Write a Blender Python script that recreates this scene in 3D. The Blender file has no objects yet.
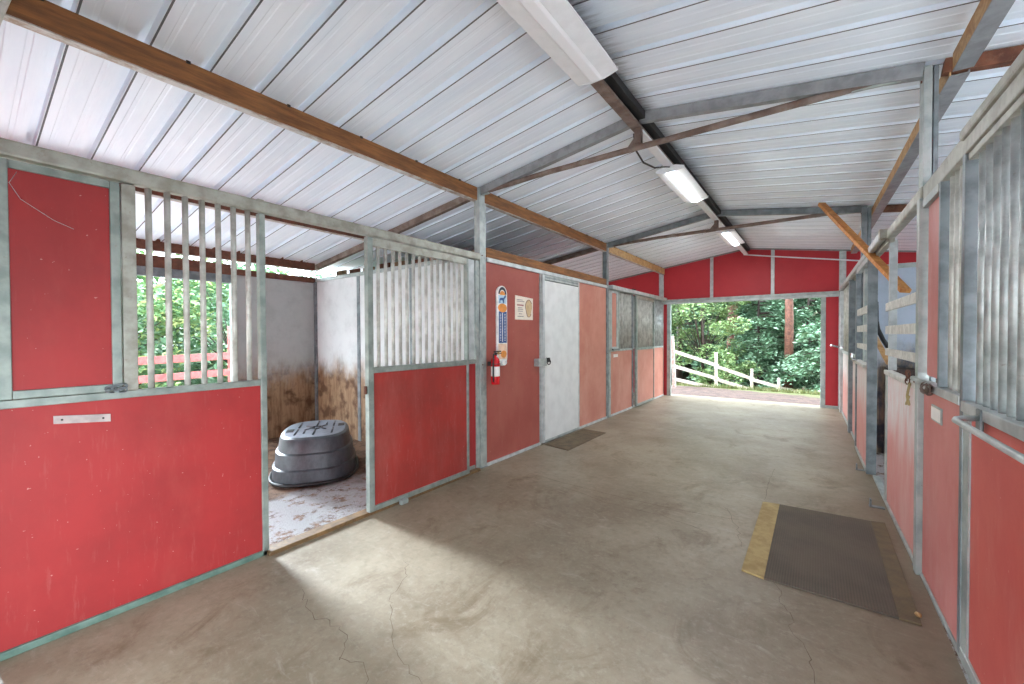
import bpy, math, random
from mathutils import Vector, Matrix
import numpy as np
random.seed(7)
C = bpy.context.scene.collection
SC = bpy.context.scene
W = 3.71
RX = 1.855            # ridge line
RZ, SL = 3.575, 0.145   # roof underside at ridge, slope

def roof_z(x): return RZ - SL * abs(x - RX)

# ------------------------------------------------------------------ materials
def lin(c):
    return tuple(((v/255)/12.92 if v/255 <= .04045 else (((v/255)+.055)/1.055)**2.4) for v in c) + (1,)

class NT:
    def __init__(s, name):
        s.m = bpy.data.materials.new(name); s.m.use_nodes = True
        s.t = s.m.node_tree; s.t.nodes.clear()
        s.out = s.n('ShaderNodeOutputMaterial'); s.b = s.n('ShaderNodeBsdfPrincipled')
        s.l(s.b.outputs[0], s.out.inputs[0])
        s.pos = s.n('ShaderNodeNewGeometry').outputs['Position']
    def n(s, t, **k):
        o = s.t.nodes.new(t)
        for a, v in k.items(): setattr(o, a, v)
        return o
    def l(s, a, b): s.t.links.new(a, b)
    def val(s, sock, v):
        if hasattr(v, 'node'): s.l(v, sock)
        else: sock.default_value = v
    def noise(s, scale, detail=4, stretch=(1,1,1), rough=.55, dist=0.0):
        mp = s.n('ShaderNodeMapping'); mp.inputs['Scale'].default_value = stretch
        s.l(s.pos, mp.inputs['Vector'])
        n = s.n('ShaderNodeTexNoise'); n.inputs['Scale'].default_value = scale
        n.inputs['Detail'].default_value = detail; n.inputs['Roughness'].default_value = rough
        n.inputs['Distortion'].default_value = dist
        s.l(mp.outputs[0], n.inputs['Vector']); return n.outputs['Fac']
    def ramp(s, f, a, b):      # smooth map a..b -> 0..1
        r = s.n('ShaderNodeMapRange'); r.interpolation_type = 'SMOOTHSTEP'
        r.inputs['From Min'].default_value = a; r.inputs['From Max'].default_value = b
        s.l(f, r.inputs['Value']); return r.outputs['Result']
    def mix(s, f, a, b):
        x = s.n('ShaderNodeMix'); x.data_type = 'RGBA'
        s.val(x.inputs[0], f); s.val(x.inputs[6], a); s.val(x.inputs[7], b); return x.outputs[2]
    def math(s, op, a, b=0.0, c=0.0):
        x = s.n('ShaderNodeMath'); x.operation = op
        s.val(x.inputs[0], a); s.val(x.inputs[1], b)
        if op == 'MULTIPLY_ADD': s.val(x.inputs[2], c)
        return x.outputs[0]
    def axis(s, i):
        x = s.n('ShaderNodeSeparateXYZ'); s.l(s.pos, x.inputs[0]); return x.outputs[i]
    def done(s, col, rough=.6, metal=0.0, bump=None, bs=.3, bd=.01, spec=.5):
        s.val(s.b.inputs['Base Color'], col); s.val(s.b.inputs['Roughness'], rough)
        s.val(s.b.inputs['Metallic'], metal); s.b.inputs['Specular IOR Level'].default_value = spec
        if bump is not None:
            b = s.n('ShaderNodeBump'); b.inputs['Strength'].default_value = bs; b.inputs['Distance'].default_value = bd
            s.l(bump, b.inputs['Height']); s.l(b.outputs[0], s.b.inputs['Normal'])
        return s.m

def plain(name, c, rough=.6, metal=0.0, var=.12, scale=14):
    t = NT(name); c = lin(c)
    d = tuple(v*(1-var*2) for v in c[:3]) + (1,)
    return t.done(t.mix(t.ramp(t.noise(scale), .35, .7), c, d), rough, metal)

def steel(name, a, b, rust=.0, rough=.45, metal=.35):
    t = NT(name)
    col = t.mix(t.ramp(t.noise(9, 5), .35, .68), lin(a), lin(b))
    sp = t.ramp(t.noise(60, 3), .58, .7)
    col = t.mix(t.math('MULTIPLY', sp, .12), col, lin((120, 122, 118)))
    if rust:
        r = t.ramp(t.noise(26, 6, rough=.75), .66-.12*rust, .80-.1*rust)
        col = t.mix(t.math('MULTIPLY', r, .55), col, lin((118, 92, 74)))
    return t.done(col, rough, metal, t.noise(120, 3), .12, .002)

def red(name, base, dark, scuff, fade=0.35, streak=.25):
    t = NT(name)
    col = t.mix(t.ramp(t.noise(1.6, 6, rough=.65), .32, .7), lin(base), lin(dark))
    f = t.ramp(t.noise(2.3, 6, (1, 1, .35), .7), .48, .75)
    col = t.mix(t.math('MULTIPLY', f, fade), col, lin(scuff))
    s = t.ramp(t.noise(26, 5, (1, 1, .14), .75), .56, .78)
    low = t.ramp(t.axis(2), 1.5, .15)
    col = t.mix(t.math('MULTIPLY', t.math('MULTIPLY', s, streak), t.math('MULTIPLY_ADD', low, .7, .3)), col, lin((205, 160, 150)))
    sp = t.ramp(t.noise(48, 2), .735, .77)
    col = t.mix(t.math('MULTIPLY', sp, .45), col, lin((214, 186, 172)))
    return t.done(col, .5, 0, t.noise(40, 4), .08, .004, spec=.35)

M = {}
M['galv'] = steel('galvanised_steel', (176, 183, 179), (146, 155, 153), .2)
M['galv_light'] = steel('pale_galvanised_steel', (198, 203, 203), (172, 178, 178), .1)
M['galv_green'] = steel('greenish_galvanised_steel', (152, 161, 154), (124, 135, 129), .4)
M['galv_teal'] = steel('teal_tinged_steel', (118, 144, 132), (92, 118, 106), .3)
M['galv_dark'] = steel('dull_galvanised_steel', (134, 142, 145), (104, 112, 116), .3)
M['bar'] = steel('weathered_bar_steel', (204, 204, 196), (166, 165, 157), .5, .5, .2)
M['bar_right'] = steel('mottled_bar_steel', (196, 202, 200), (152, 158, 158), .5, .42, .35)
M['rail'] = steel('weathered_rail_steel', (170, 170, 160), (140, 138, 126), .7)
M['truss'] = steel('rusty_pipe', (132, 118, 110), (98, 82, 74), 1.6, .7, .1)
M['rafter'] = steel('rafter_steel', (150, 153, 155), (126, 128, 130), .4, .5, .3)
M['rusty'] = steel('rust', (120, 74, 52), (84, 48, 34), 1.2, .85, .0)
M['white_metal'] = plain('white_enamel', (232, 235, 238), .35, 0, .03)
M['dark_void'] = plain('black_steel_and_channel_shade', (38, 36, 36), .7)
M['red_left'] = red('red_board', (168, 50, 50), (150, 46, 46), (178, 84, 76), .3, .16)
M['red_gable'] = red('red_gable_board', (191, 52, 59), (180, 46, 54), (193, 74, 76), .1, .08)
M['red_mid'] = red('worn_red_board', (164, 52, 46), (139, 52, 46), (169, 97, 87), .45, .3)
M['red_faded'] = red('faded_red_board', (197, 136, 119), (182, 115, 99), (206, 162, 143), .5, .25)
M['red_faded2'] = red('brownish_worn_red_board', (160, 86, 76), (149, 74, 65), (165, 100, 86), .5, .1)
M['red_right'] = red('washed_red_board', (203, 128, 123), (191, 108, 102), (206, 158, 152), .55, .35)
M['red_near'] = red('bright_worn_red_board', (197, 97, 87), (186, 80, 74), (204, 138, 126), .45, .3)

def bleached():
    t = NT('bleached_red_board')
    col = t.mix(t.ramp(t.noise(3, 6, (1, 1, .3), .7), .35, .7), lin((214, 142, 134)), lin((220, 168, 160)))
    up = t.ramp(t.math('ADD', t.axis(2), t.math('MULTIPLY', t.noise(6, 5, (1,1,.3)), .5)), .75, 1.25)
    st = t.ramp(t.noise(30, 5, (1, 1, .12), .75), .35, .6)
    col = t.mix(t.math('MULTIPLY', up, t.math('MULTIPLY_ADD', st, .5, .45)), col, lin((226, 224, 222)))
    return t.done(col, .6, 0, t.noise(40, 4), .08, .004)
M['red_bleached'] = bleached()

def rustwood():
    t = NT('rust_brown_timber')
    col = t.mix(t.ramp(t.noise(5, 6, (6, .6, 6), .7), .3, .7), lin((148, 98, 52)), lin((98, 60, 32)))
    k = t.ramp(t.noise(30, 3), .68, .76)
    col = t.mix(t.math('MULTIPLY', k, .6), col, lin((70, 50, 40)))
    return t.done(col, .7, 0, t.noise(60, 4, (4, .5, 4)), .2, .004)
M['purlin'] = rustwood()
def purlin_under():
    t = NT('purlin_flange')
    col = t.mix(t.ramp(t.noise(14, 5, (1, .6, 1), .7), .4, .65), lin((196, 194, 190)), lin((150, 128, 108)))
    return t.done(col, .55, .2)
M['purlin_under'] = purlin_under()
M['dark_brown'] = plain('dark_brown_timber', (108, 68, 50), .8, 0, .2)
def wood(name, a, b):
    t = NT(name)
    col = t.mix(t.ramp(t.noise(8, 6, (1, 1, 1), .7, 1.5), .35, .65), lin(a), lin(b))
    return t.done(col, .6, 0, t.noise(50, 4), .15, .003)
M['plank'] = wood('amber_timber', (206, 142, 74), (168, 102, 44))
M['pale_wood'] = wood('bleached_board', (216, 214, 206), (182, 180, 172))
M['tan_wood'] = wood('tan_timber', (196, 160, 112), (160, 118, 72))
M['sill'] = wood('dirty_sill_timber', (126, 96, 58), (92, 70, 44))

def roofm():
    t = NT('ribbed_steel_sheet')
    col = t.mix(t.ramp(t.noise(2.5, 5, (.4, 2.5, 1), .6), .3, .72), lin((238, 246, 253)), lin((226, 236, 246)))
    st = t.ramp(t.noise(10, 6, (.25, 5, 1), .75), .55, .78)
    col = t.mix(t.math('MULTIPLY', st, .25), col, lin((186, 192, 198)))
    # soot gathered beside the ridge on the right-hand slope
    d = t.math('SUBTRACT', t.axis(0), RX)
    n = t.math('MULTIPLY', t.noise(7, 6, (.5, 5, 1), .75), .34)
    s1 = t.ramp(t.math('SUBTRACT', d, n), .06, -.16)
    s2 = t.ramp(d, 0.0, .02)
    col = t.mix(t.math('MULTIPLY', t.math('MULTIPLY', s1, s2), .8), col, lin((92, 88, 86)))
    return t.done(col, .45, .12, spec=.5)
M['roof'] = roofm()

def concrete():
    t = NT('stained_concrete')
    col = t.mix(t.ramp(t.noise(.9, 6, rough=.62), .3, .7), lin((153, 142, 122)), lin((122, 110, 91)))
    a = t.ramp(t.noise(2.6, 7, (1, .7, 1), .7, .8), .5, .72)
    col = t.mix(t.math('MULTIPLY', a, .85), col, lin((106, 90, 68)))
    b = t.ramp(t.noise(5, 6, (.5, 1.6, 1), .75, 1.0), .56, .74)
    col = t.mix(t.math('MULTIPLY', b, .45), col, lin((176, 169, 156)))
    h = t.ramp(t.noise(14, 9, rough=.72), .44, .74)
    col = t.mix(t.math('MULTIPLY', h, .42), col, lin((98, 85, 66)))
    h2 = t.ramp(t.noise(23, 9, rough=.75), .47, .78)
    col = t.mix(t.math('MULTIPLY', h2, .32), col, lin((184, 178, 164)))
    g = t.ramp(t.noise(110, 4, rough=.8), .55, .72)
    col = t.mix(t.math('MULTIPLY', g, .35), col, lin((104, 92, 76)))
    # grime along the foot of the right-hand fronts
    e = t.ramp(t.math('ADD', t.axis(0), t.math('MULTIPLY', t.noise(4, 5), .5)), 3.45, 3.95)
    col = t.mix(t.math('MULTIPLY', e, .55), col, lin((112, 94, 76)))
    r = t.math('MULTIPLY_ADD', t.noise(3, 4), .25, .34)
    return t.done(col, r, 0, t.noise(35, 6, rough=.75), .2, .004, spec=.4)
M['concrete'] = concrete()
M['lap_shade'] = plain('painted_lap_shade', (96, 98, 102), .7)  # shade of the sheet laps, painted as dark lines
M['crack'] = plain('crack_dirt', (104, 90, 74), .9)
M['joint'] = plain('joint_dirt', (122, 106, 88), .9)

def stained(name, white, brown, zlo, zhi, amount=1.0):
    t = NT(name)
    base = t.mix(t.ramp(t.noise(3, 6, rough=.7), .4, .75), lin(white), tuple(v*.82 for v in lin(white)[:3])+(1,))
    scr = t.ramp(t.noise(12, 6, (1, 1, .3), .8, 2), .66, .72)
    base = t.mix(t.math('MULTIPLY', scr, .3), base, lin((110, 104, 100)))
    n = t.math('MULTIPLY', t.math('SUBTRACT', t.noise(3.2, 7, (1, 1, .5), .7), .5), .9)
    m = t.ramp(t.math('ADD', t.axis(2), n), zhi, zlo)
    st = t.ramp(t.noise(16, 6, (1, 1, .12), .75), .3, .62)
    br = t.mix(t.math('MULTIPLY', st, .6), lin(brown), lin((176, 150, 118)))
    br = t.mix(t.ramp(t.noise(5, 4), .45, .65), br, tuple(v*.7 for v in lin(brown)[:3])+(1,))
    return t.done(t.mix(t.math('MULTIPLY', m, amount), base, br), .65, 0, t.noise(30, 4), .1, .004)
M['partition'] = stained('stained_white_board', (212, 217, 216), (108, 74, 45), .8, 1.3)
M['backwall'] = stained('stained_grey_board', (172, 176, 174), (104, 73, 46), .75, 1.25)
M['blue_board'] = stained('slate_stained_board', (176, 188, 204), (74, 80, 92), 1.1, 1.5)
M['door_white'] = plain('white_door_skin', (214, 216, 214), .45, 0, .06, 5)

def dirt():
    t = NT('stall_dirt')
    col = t.mix(t.ramp(t.noise(6, 7, rough=.75), .42, .6), lin((132, 104, 82)), lin((88, 66, 50)))
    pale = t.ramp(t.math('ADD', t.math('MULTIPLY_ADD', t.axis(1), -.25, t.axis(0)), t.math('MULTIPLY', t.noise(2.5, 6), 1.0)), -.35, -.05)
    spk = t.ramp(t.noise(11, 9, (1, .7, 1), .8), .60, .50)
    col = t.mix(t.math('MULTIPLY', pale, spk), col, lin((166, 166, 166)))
    return t.done(col, .9, 0, t.noise(30, 7, rough=.75), .8, .03)
M['dirt'] = dirt()

def ground():
    t = NT('outdoor_ground')
    col = t.mix(t.ramp(t.noise(5, 6, rough=.7), .4, .62), lin((92, 73, 65)), lin((66, 52, 46)))
    n = t.math('MULTIPLY', t.noise(2.2, 5), .9)
    bounce_yard = t.ramp(t.math('ADD', t.axis(1), n), 6.8, 6.0)  # mostly unseen yard, whitened to bounce light onto the roof
    col = t.mix(bounce_yard, col, lin((236, 234, 230)))
    g = t.ramp(t.math('ADD', t.math('MULTIPLY_ADD', t.axis(0), .22, t.axis(1)), n), 9.85, 10.05)
    gc = t.mix(t.noise(30, 4), lin((66, 80, 38)), lin((104, 108, 62)))
    col = t.mix(g, col, gc)
    ff = t.ramp(t.axis(1), 10.6, 12.0)
    col = t.mix(ff, col, t.mix(t.noise(3, 5), lin((52, 62, 40)), lin((84, 70, 52))))
    fl2_ = t.ramp(t.axis(0), -7.0, -9.0)
    col = t.mix(fl2_, col, lin((70, 90, 52)))
    return t.done(col, .95, 0, t.noise(40, 6, rough=.7), .6, .02)
M['ground'] = ground()

def rubber_mat():
    t = NT('ribbed_rubber')
    w = t.n('ShaderNodeTexWave'); w.wave_type = 'BANDS'; w.bands_direction = 'Y'
    w.inputs['Scale'].default_value = 22; t.l(t.pos, w.inputs['Vector'])
    w2 = t.n('ShaderNodeTexWave'); w2.wave_type = 'BANDS'; w2.bands_direction = 'X'
    w2.inputs['Scale'].default_value = 22; t.l(t.pos, w2.inputs['Vector'])
    h = t.math('MULTIPLY', w.outputs['Fac'], w2.outputs['Fac'])
    col = t.mix(t.ramp(t.noise(3, 6), .35, .7), lin((92, 82, 70)), lin((76, 68, 59)))
    col = t.mix(t.math('MULTIPLY', h, .35), col, lin((124, 111, 92)))
    return t.done(col, .75, 0, h, .6, .004)
M['mat'] = rubber_mat()
def tread(name, a, b):
    t = NT(name)
    w = t.n('ShaderNodeTexWave'); w.wave_type = 'BANDS'; w.bands_direction = 'Y'
    w.inputs['Scale'].default_value = 20; t.l(t.pos, w.inputs['Vector'])
    col = t.mix(t.ramp(t.noise(9, 6, rough=.7), .35, .65), lin(a), lin(b))
    col = t.mix(t.math('MULTIPLY', w.outputs['Fac'], .3), col, lin((108, 92, 60)))
    return t.done(col, .75, 0, w.outputs['Fac'], .5, .003)
M['mat_yellow'] = tread('yellow_edge_rubber', (186, 164, 112), (158, 134, 86))
M['mat_worn'] = tread('worn_yellow_edge_rubber', (112, 96, 70), (92, 80, 64))
M['doormat'] = tread('brown_doormat', (110, 94, 72), (80, 68, 54))
def tubm():
    t = NT('black_rubber')
    col = t.mix(t.ramp(t.noise(9, 6, (1, 1, .6), .7), .35, .7), lin((74, 80, 86)), lin((52, 57, 62)))
    return t.done(col, .42, 0, t.noise(60, 4), .1, .003)
M['tub'] = tubm()
M['tub_top_lit'] = plain('lit_top_rubber', (136, 144, 154), .55, 0, .1)  # light on the upturned base is put into this paler colour
M['black'] = plain('black_rubber_plain', (20, 20, 22), .5)
M['ext_red'] = plain('gloss_red', (208, 24, 34), .25, 0, .05)
M['label_white'] = plain('label_paper', (240, 236, 230), .5, 0, .03)
M['chrome'] = plain('bright_steel', (190, 190, 188), .25, .8)
M['brass'] = plain('brass', (180, 150, 84), .35, .7)
M['paper'] = plain('poster_paper', (226, 214, 198), .6, 0, .04)
M['ink'] = plain('grey_ink', (128, 120, 124), .7)
M['ink_red'] = plain('faded_red_ink', (176, 120, 116), .7)
M['tan_ink'] = plain('tan_ink', (204, 178, 136), .7)
M['brown_ink'] = plain('brown_ink', (128, 88, 72), .7)
M['s_blue'] = plain('sign_blue', (40, 84, 140), .45)
M['s_sky'] = plain('sign_sky', (176, 206, 226), .45)
M['s_orange'] = plain('sign_orange', (232, 150, 66), .45)
M['s_peach'] = plain('sign_peach', (238, 206, 178), .45)
M['s_white'] = plain('sign_white', (240, 240, 238), .4)
M['s_dark'] = plain('sign_dark', (40, 44, 60), .45)
M['plate'] = plain('brushed_nameplate', (186, 172, 168), .5, .3)
M['rope'] = plain('frayed_rope', (176, 158, 110), .9)
M['fence_white'] = wood('weathered_white_rail', (226, 222, 212), (190, 176, 160))
M['fence_red'] = wood('weathered_red_rail', (206, 120, 116), (188, 92, 90))
M['bark'] = wood('redwood_bark', (138, 92, 76), (94, 62, 52))
M['bark_dark'] = wood('dark_bark', (74, 56, 48), (46, 36, 32))
def leafm(name, a, b, c):
    t = NT(name)
    r = t.n('ShaderNodeNewGeometry').outputs['Random Per Island']
    col = t.mix(t.ramp(t.noise(1.1, 3), .35, .65), lin(a), lin(b))
    col = t.mix(t.ramp(r, .55, 1.0), col, lin(c))
    t.b.inputs['Transmission Weight'].default_value = 0
    return t.done(col, .6, 0, spec=.25)
M['leaf_cedar'] = leafm('cedar_green', (88, 124, 94), (116, 150, 118), (156, 186, 160))
M['leaf_maple'] = leafm('maple_green', (92, 122, 74), (122, 148, 92), (164, 186, 134))
M['leaf_dark'] = leafm('dark_green', (74, 106, 82), (98, 130, 102), (138, 166, 134))
M['leaf_shrub'] = leafm('shrub_green', (78, 116, 78), (110, 144, 92), (176, 190, 124))
M['grass'] = leafm('grass_green', (84, 100, 48), (116, 122, 74), (150, 150, 112))

# ------------------------------------------------------------------ mesh builder
def xf_right(v):         # local (out, y, z) of the right-hand stall line, which runs slightly off square
    o, y, z = v
    a = .0162
    return (W + o*math.cos(a) - y*math.sin(a), y*math.cos(a) + o*math.sin(a), z)

class MB:
    def __init__(s, xf=None): s.v = []; s.f = []; s.mi = []; s.xf = xf; s.cur = 0
    def add(s, vs, fs):
        o = len(s.v)
        s.v += [s.xf(v) if s.xf else tuple(v) for v in vs]
        for f in fs: s.f.append(tuple(i+o for i in f)); s.mi.append(s.cur)
        return s
    def box(s, x0, x1, y0, y1, z0, z1, b=.0):
        if x1 < x0: x0, x1 = x1, x0
        if y1 < y0: y0, y1 = y1, y0
        if z1 < z0: z0, z1 = z1, z0
        vs = [(x, y, z) for z in (z0, z1) for y in (y0, y1) for x in (x0, x1)]
        return s.add(vs, [(0,2,3,1),(4,5,7,6),(0,1,5,4),(2,6,7,3),(0,4,6,2),(1,3,7,5)])
    def frame_of(s, a, b, up=None):
        d = (Vector(b)-Vector(a)).normalized()
        u = Vector(up) if up else (Vector((0,0,1)) if abs(d.z) < .95 else Vector((1,0,0)))
        x = d.cross(u).normalized(); y = x.cross(d).normalized()
        return d, x, y
    def beam(s, a, b, w, h, up=None):     # solid bar w wide (sideways) h high (along up)
        d, x, y = s.frame_of(a, b, up)
        vs = []
        for p in (Vector(a), Vector(b)):
            for sx, sy in ((-1,-1),(1,-1),(1,1),(-1,1)): vs.append(tuple(p + x*sx*w/2 + y*sy*h/2))
        return s.add(vs, [(0,1,2,3),(7,6,5,4),(0,4,5,1),(1,5,6,2),(2,6,7,3),(3,7,4,0)])
    def tube(s, pts, r, n=10, caps=True, close=False):
        pts = [Vector(p) for p in pts]; rs = r if isinstance(r, (list, tuple)) else [r]*len(pts)
        vs = []; fs = []; px = None
        m = len(pts)
        for i, p in enumerate(pts):
            if close: d = (pts[(i+1) % m]-pts[i-1]).normalized()
            else: d = (pts[min(i+1, m-1)]-pts[max(i-1, 0)]).normalized()
            if px is None:
                u = Vector((0,0,1)) if abs(d.z) < .9 else Vector((1,0,0))
                x = d.cross(u).normalized()
            else: x = (px - d*px.dot(d)).normalized()
            px = x; y = d.cross(x)
            for k in range(n):
                t = 2*math.pi*k/n
                vs.append(tuple(p + (x*math.cos(t)+y*math.sin(t))*rs[i]))
        for i in range(m if close else m-1):
            j = (i+1) % m
            for k in range(n): fs.append((i*n+k, i*n+(k+1)%n, j*n+(k+1)%n, j*n+k))
        if caps and not close: fs += [tuple(range(n))[::-1], tuple(range((m-1)*n, m*n))]
        return s.add(vs, fs)
    def prism(s, poly, axis, a, b):       # poly in the two other axes, extruded along axis
        def mk(p, q):
            l = list(p); l.insert(axis, q); return tuple(l)
        n = len(poly)
        vs = [mk(p, a) for p in poly] + [mk(p, b) for p in poly]
        fs = [tuple(range(n))[::-1], tuple(range(n, 2*n))] + [(i, (i+1)%n, n+(i+1)%n, n+i) for i in range(n)]
        return s.add(vs, fs)
    def cyl(s, c, r, h, n=20, r2=None):
        x, y, z = c
        return s.tube([(x, y, z), (x, y, z+h)], [r, r if r2 is None else r2], n)
    def build(s, name, mat, parent=None, bevel=0, smooth=False, origin=None):
        me = bpy.data.meshes.new(name)
        v = np.array(s.v, float)
        if parent is not None: org = Vector(parent['_o'])
        elif origin is not None: org = Vector(origin)
        else:
            lo = v.min(0); hi = v.max(0); org = Vector(((lo[0]+hi[0])/2, (lo[1]+hi[1])/2, lo[2]))
        me.from_pydata((v-np.array(org)).tolist(), [], s.f)
        for m in (mat if isinstance(mat, list) else [mat]): me.materials.append(M[m])
        if isinstance(mat, list): me.polygons.foreach_set('material_index', s.mi)
        if smooth: me.polygons.foreach_set('use_smooth', [True]*len(me.polygons))
        me.update()
        o = bpy.data.objects.new(name, me); C.objects.link(o)
        if parent is not None: o.parent = parent; o['_o'] = tuple(org)
        else: o.location = org; o['_o'] = tuple(org)
        if bevel:
            b = o.modifiers.new('Bevel', 'BEVEL'); b.width = bevel; b.segments = 2; b.limit_method = 'ANGLE'
        return o

def thing(name, label, cat, loc, group=None):
    o = bpy.data.objects.new(name, None); C.objects.link(o); o.location = loc; o['_o'] = tuple(loc)
    o.empty_display_size = .1
    o['label'] = label; o['category'] = cat
    if group: o['group'] = group
    return o
def tag(o, label, cat, group=None):
    o['label'] = label; o['category'] = cat
    if group: o['group'] = group
    return o
def struct(o): o['kind'] = 'structure'; return o
def sroot(name, loc):
    o = bpy.data.objects.new(name, None); C.objects.link(o); o.location = loc; o['_o'] = tuple(loc)
    o['kind'] = 'structure'; o.empty_display_size = .1; return o
def plab(o, l): o['label'] = l; return o
def B(name, mat, parent, *boxes, bevel=.004, xf=None):
    m = MB(xf)
    for b in boxes: m.box(*b)
    return m.build(name, mat, parent, bevel)

# ------------------------------------------------------------------ camera
f = 415.6504; yaw, pit, rol = .6314, -.0154, -.0040
cyw, syw = math.cos(yaw), math.sin(yaw)
fwd = Vector((-syw, cyw, 0)); rgt = Vector((cyw, syw, 0)); up = Vector((0, 0, 1))
f2 = fwd*math.cos(pit)+up*math.sin(pit); u2 = up*math.cos(pit)-fwd*math.sin(pit)
r3 = rgt*math.cos(rol)+u2*math.sin(rol); u3 = u2*math.cos(rol)-rgt*math.sin(rol)
cd = bpy.data.cameras.new('camera'); cam = bpy.data.objects.new('camera', cd); C.objects.link(cam)
cd.sensor_width = 36; cd.sensor_fit = 'HORIZONTAL'; cd.lens = f*36/1024; cd.clip_start = .05; cd.clip_end = 200
cam.matrix_world = Matrix(((r3.x, u3.x, -f2.x, 3.1636), (r3.y, u3.y, -f2.y, -3.743), (r3.z, u3.z, -f2.z, 1.5609), (0,0,0,1)))
SC.camera = cam

# ------------------------------------------------------------------ ground, floors
m = MB()
gx = [-40, -20, -12, -8, -6, -4.2, -3.7] + [-3.2+.7*i for i in range(16)] + [8.5, 11, 15, 25, 40]
gy = [-40, -20, -10, -6, -2, 2, 5, 7, 7.6, 8.2, 8.8, 9.3, 9.8, 10.4, 11, 12, 13.5, 15, 18, 22, 26, 30, 40]
def gz(x, y):
    z = -.05
    if y > 7.4: z = -.03 + .06*math.sin(min(1, (y-7.4)/2)*math.pi/2)
    if x < -4 and y < 8: z = -.05
    crest = 9.6
    if y > crest and x > -3.5: z -= min(1.0, (x+3.5)/1.5) * ((y-crest)*.21 if y < 18 else 8.4*.21)
    if y > 20: z += (y-20)*.55
    if x < -11: z += (-11-x)*.2
    return z
vs = [(x, y, gz(x, y)) for y in gy for x in gx]; nx = len(gx)
fs = [(j*nx+i, j*nx+i+1, (j+1)*nx+i+1, (j+1)*nx+i) for j in range(len(gy)-1) for i in range(nx-1)]
m.add(vs, fs); g = struct(m.build('ground', 'ground', smooth=True))

fl = sroot('floor', (RX, 1.5, 0))
MB().box(-.06, 3.72, -5.2, 7.62, -.18, 0).build('slab', 'concrete', fl)
rng = random.Random(3)
def crack(name, pts, w, mat, jit=.02, sub=6):
    P = []
    for (a, b) in zip(pts[:-1], pts[1:]):
        for k in range(sub):
            t = k/sub; P.append(((a[0]+(b[0]-a[0])*t+rng.uniform(-jit, jit)), a[1]+(b[1]-a[1])*t+rng.uniform(-jit, jit)))
    P.append(pts[-1])
    mm = MB(); vs = []
    for i, p_ in enumerate(P):
        a = P[max(i-1, 0)]; b = P[min(i+1, len(P)-1)]
        d = Vector((b[0]-a[0], b[1]-a[1])); d.normalize() if d.length else None
        ww = w*(.5+rng.random()*.8)*(.3 if i in (0, len(P)-1) else 1)
        vs += [(p_[0]-d.y*ww, p_[1]+d.x*ww, .0008), (p_[0]+d.y*ww, p_[1]-d.x*ww, .0008)]
    mm.add(vs, [(2*i, 2*i+1, 2*i+3, 2*i+2) for i in range(len(P)-1)])
    return mm.build(name, mat, fl)
crack('crack', [(.62, -2.46), (.9, -2.55), (1.13, -2.5), (1.3, -2.62), (1.42, -2.6), (1.7, -2.75)], .0016, 'crack', .025)
crack('crack', [(.86, -1.86), (1.02, -2.0), (1.14, -2.2), (1.3, -2.32), (1.5, -2.45), (1.75, -2.5)], .0014, 'crack', .02)
crack('crack', [(2.93, -.62), (3.0, -.8), (3.04, -1.0), (3.15, -1.3), (3.2, -1.6)], .0016, 'crack', .025)
crack('crack', [(2.79, 2.0), (2.77, 1.4), (2.78, .8)], .0014, 'crack', .015)
crack('crack', [(2.5, .42), (2.66, .05), (2.73, -.3)], .0014, 'crack', .015)
crack('crack', [(.55, .16), (1.1, .1), (1.7, .08), (2.3, .12), (2.7, .2)], .003, 'joint', .01)
crack('crack', [(1.0, .02), (1.6, -.12), (2.1, -.1), (2.5, -.2)], .0025, 'joint', .012)
crack('crack', [(.3, 3.66), (1.5, 3.64), (2.8, 3.67), (3.5, 3.66)], .004, 'joint', .008)
# stall floors
struct(MB().box(-3.72, -.06, -3.7, 7.4, -.2, -.035).build('floor_left', 'dirt'))
struct(MB().box(3.72, 7.4, -3.7, 7.4, -.2, -.035).build('floor_right', 'dirt'))

# ------------------------------------------------------------------ roof sheets
def roof_sheet(name, xe):
    Y0, Y1 = -4.35, 7.45
    prof = [(Y0, 0, 0)]; k = int(Y0/.305)-2
    while True:
        yc = -.28 + .305*k; k += 1
        if yc > Y1: break
        # (offset along Y, height, material of the face that starts here: 0 sheet, 1 lap shade painted dark)
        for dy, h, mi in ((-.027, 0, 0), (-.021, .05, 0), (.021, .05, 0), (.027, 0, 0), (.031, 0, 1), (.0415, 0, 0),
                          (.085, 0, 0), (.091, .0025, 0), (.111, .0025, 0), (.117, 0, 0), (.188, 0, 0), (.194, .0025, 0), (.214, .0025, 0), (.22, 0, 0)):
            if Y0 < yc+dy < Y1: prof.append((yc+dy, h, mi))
    prof.append((Y1, 0, 0))
    mm = MB(); n = len(prof)
    vs = [(x, y, roof_z(x)+h) for x in (RX, xe) for y, h, mi in prof]
    mm.add(vs, [(i, i+1, n+i+1, n+i) for i in range(n-1)])
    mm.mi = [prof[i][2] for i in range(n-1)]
    o = mm.build(name, ['roof', 'lap_shade'])
    s_ = o.modifiers.new('Solidify', 'SOLIDIFY'); s_.thickness = .0015; s_.offset = 1
    return struct(o)
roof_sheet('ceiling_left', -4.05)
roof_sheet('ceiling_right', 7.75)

# ------------------------------------------------------------------ steel frame
def cbeam_y(mb, x, y0, y1, z0, z1, fl_=.06, t=.006, open_=1):
    """C section along Y: web at x, flanges towards +x*open_"""
    xa, xb = x, x+open_*fl_
    mb.box(min(x, x+open_*t), max(x, x+open_*t), y0, y1, z0, z1)
    mb.box(min(xa, xb), max(xa, xb), y0, y1, z0, z0+t); mb.box(min(xa, xb), max(xa, xb), y0, y1, z1-t, z1)

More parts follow.
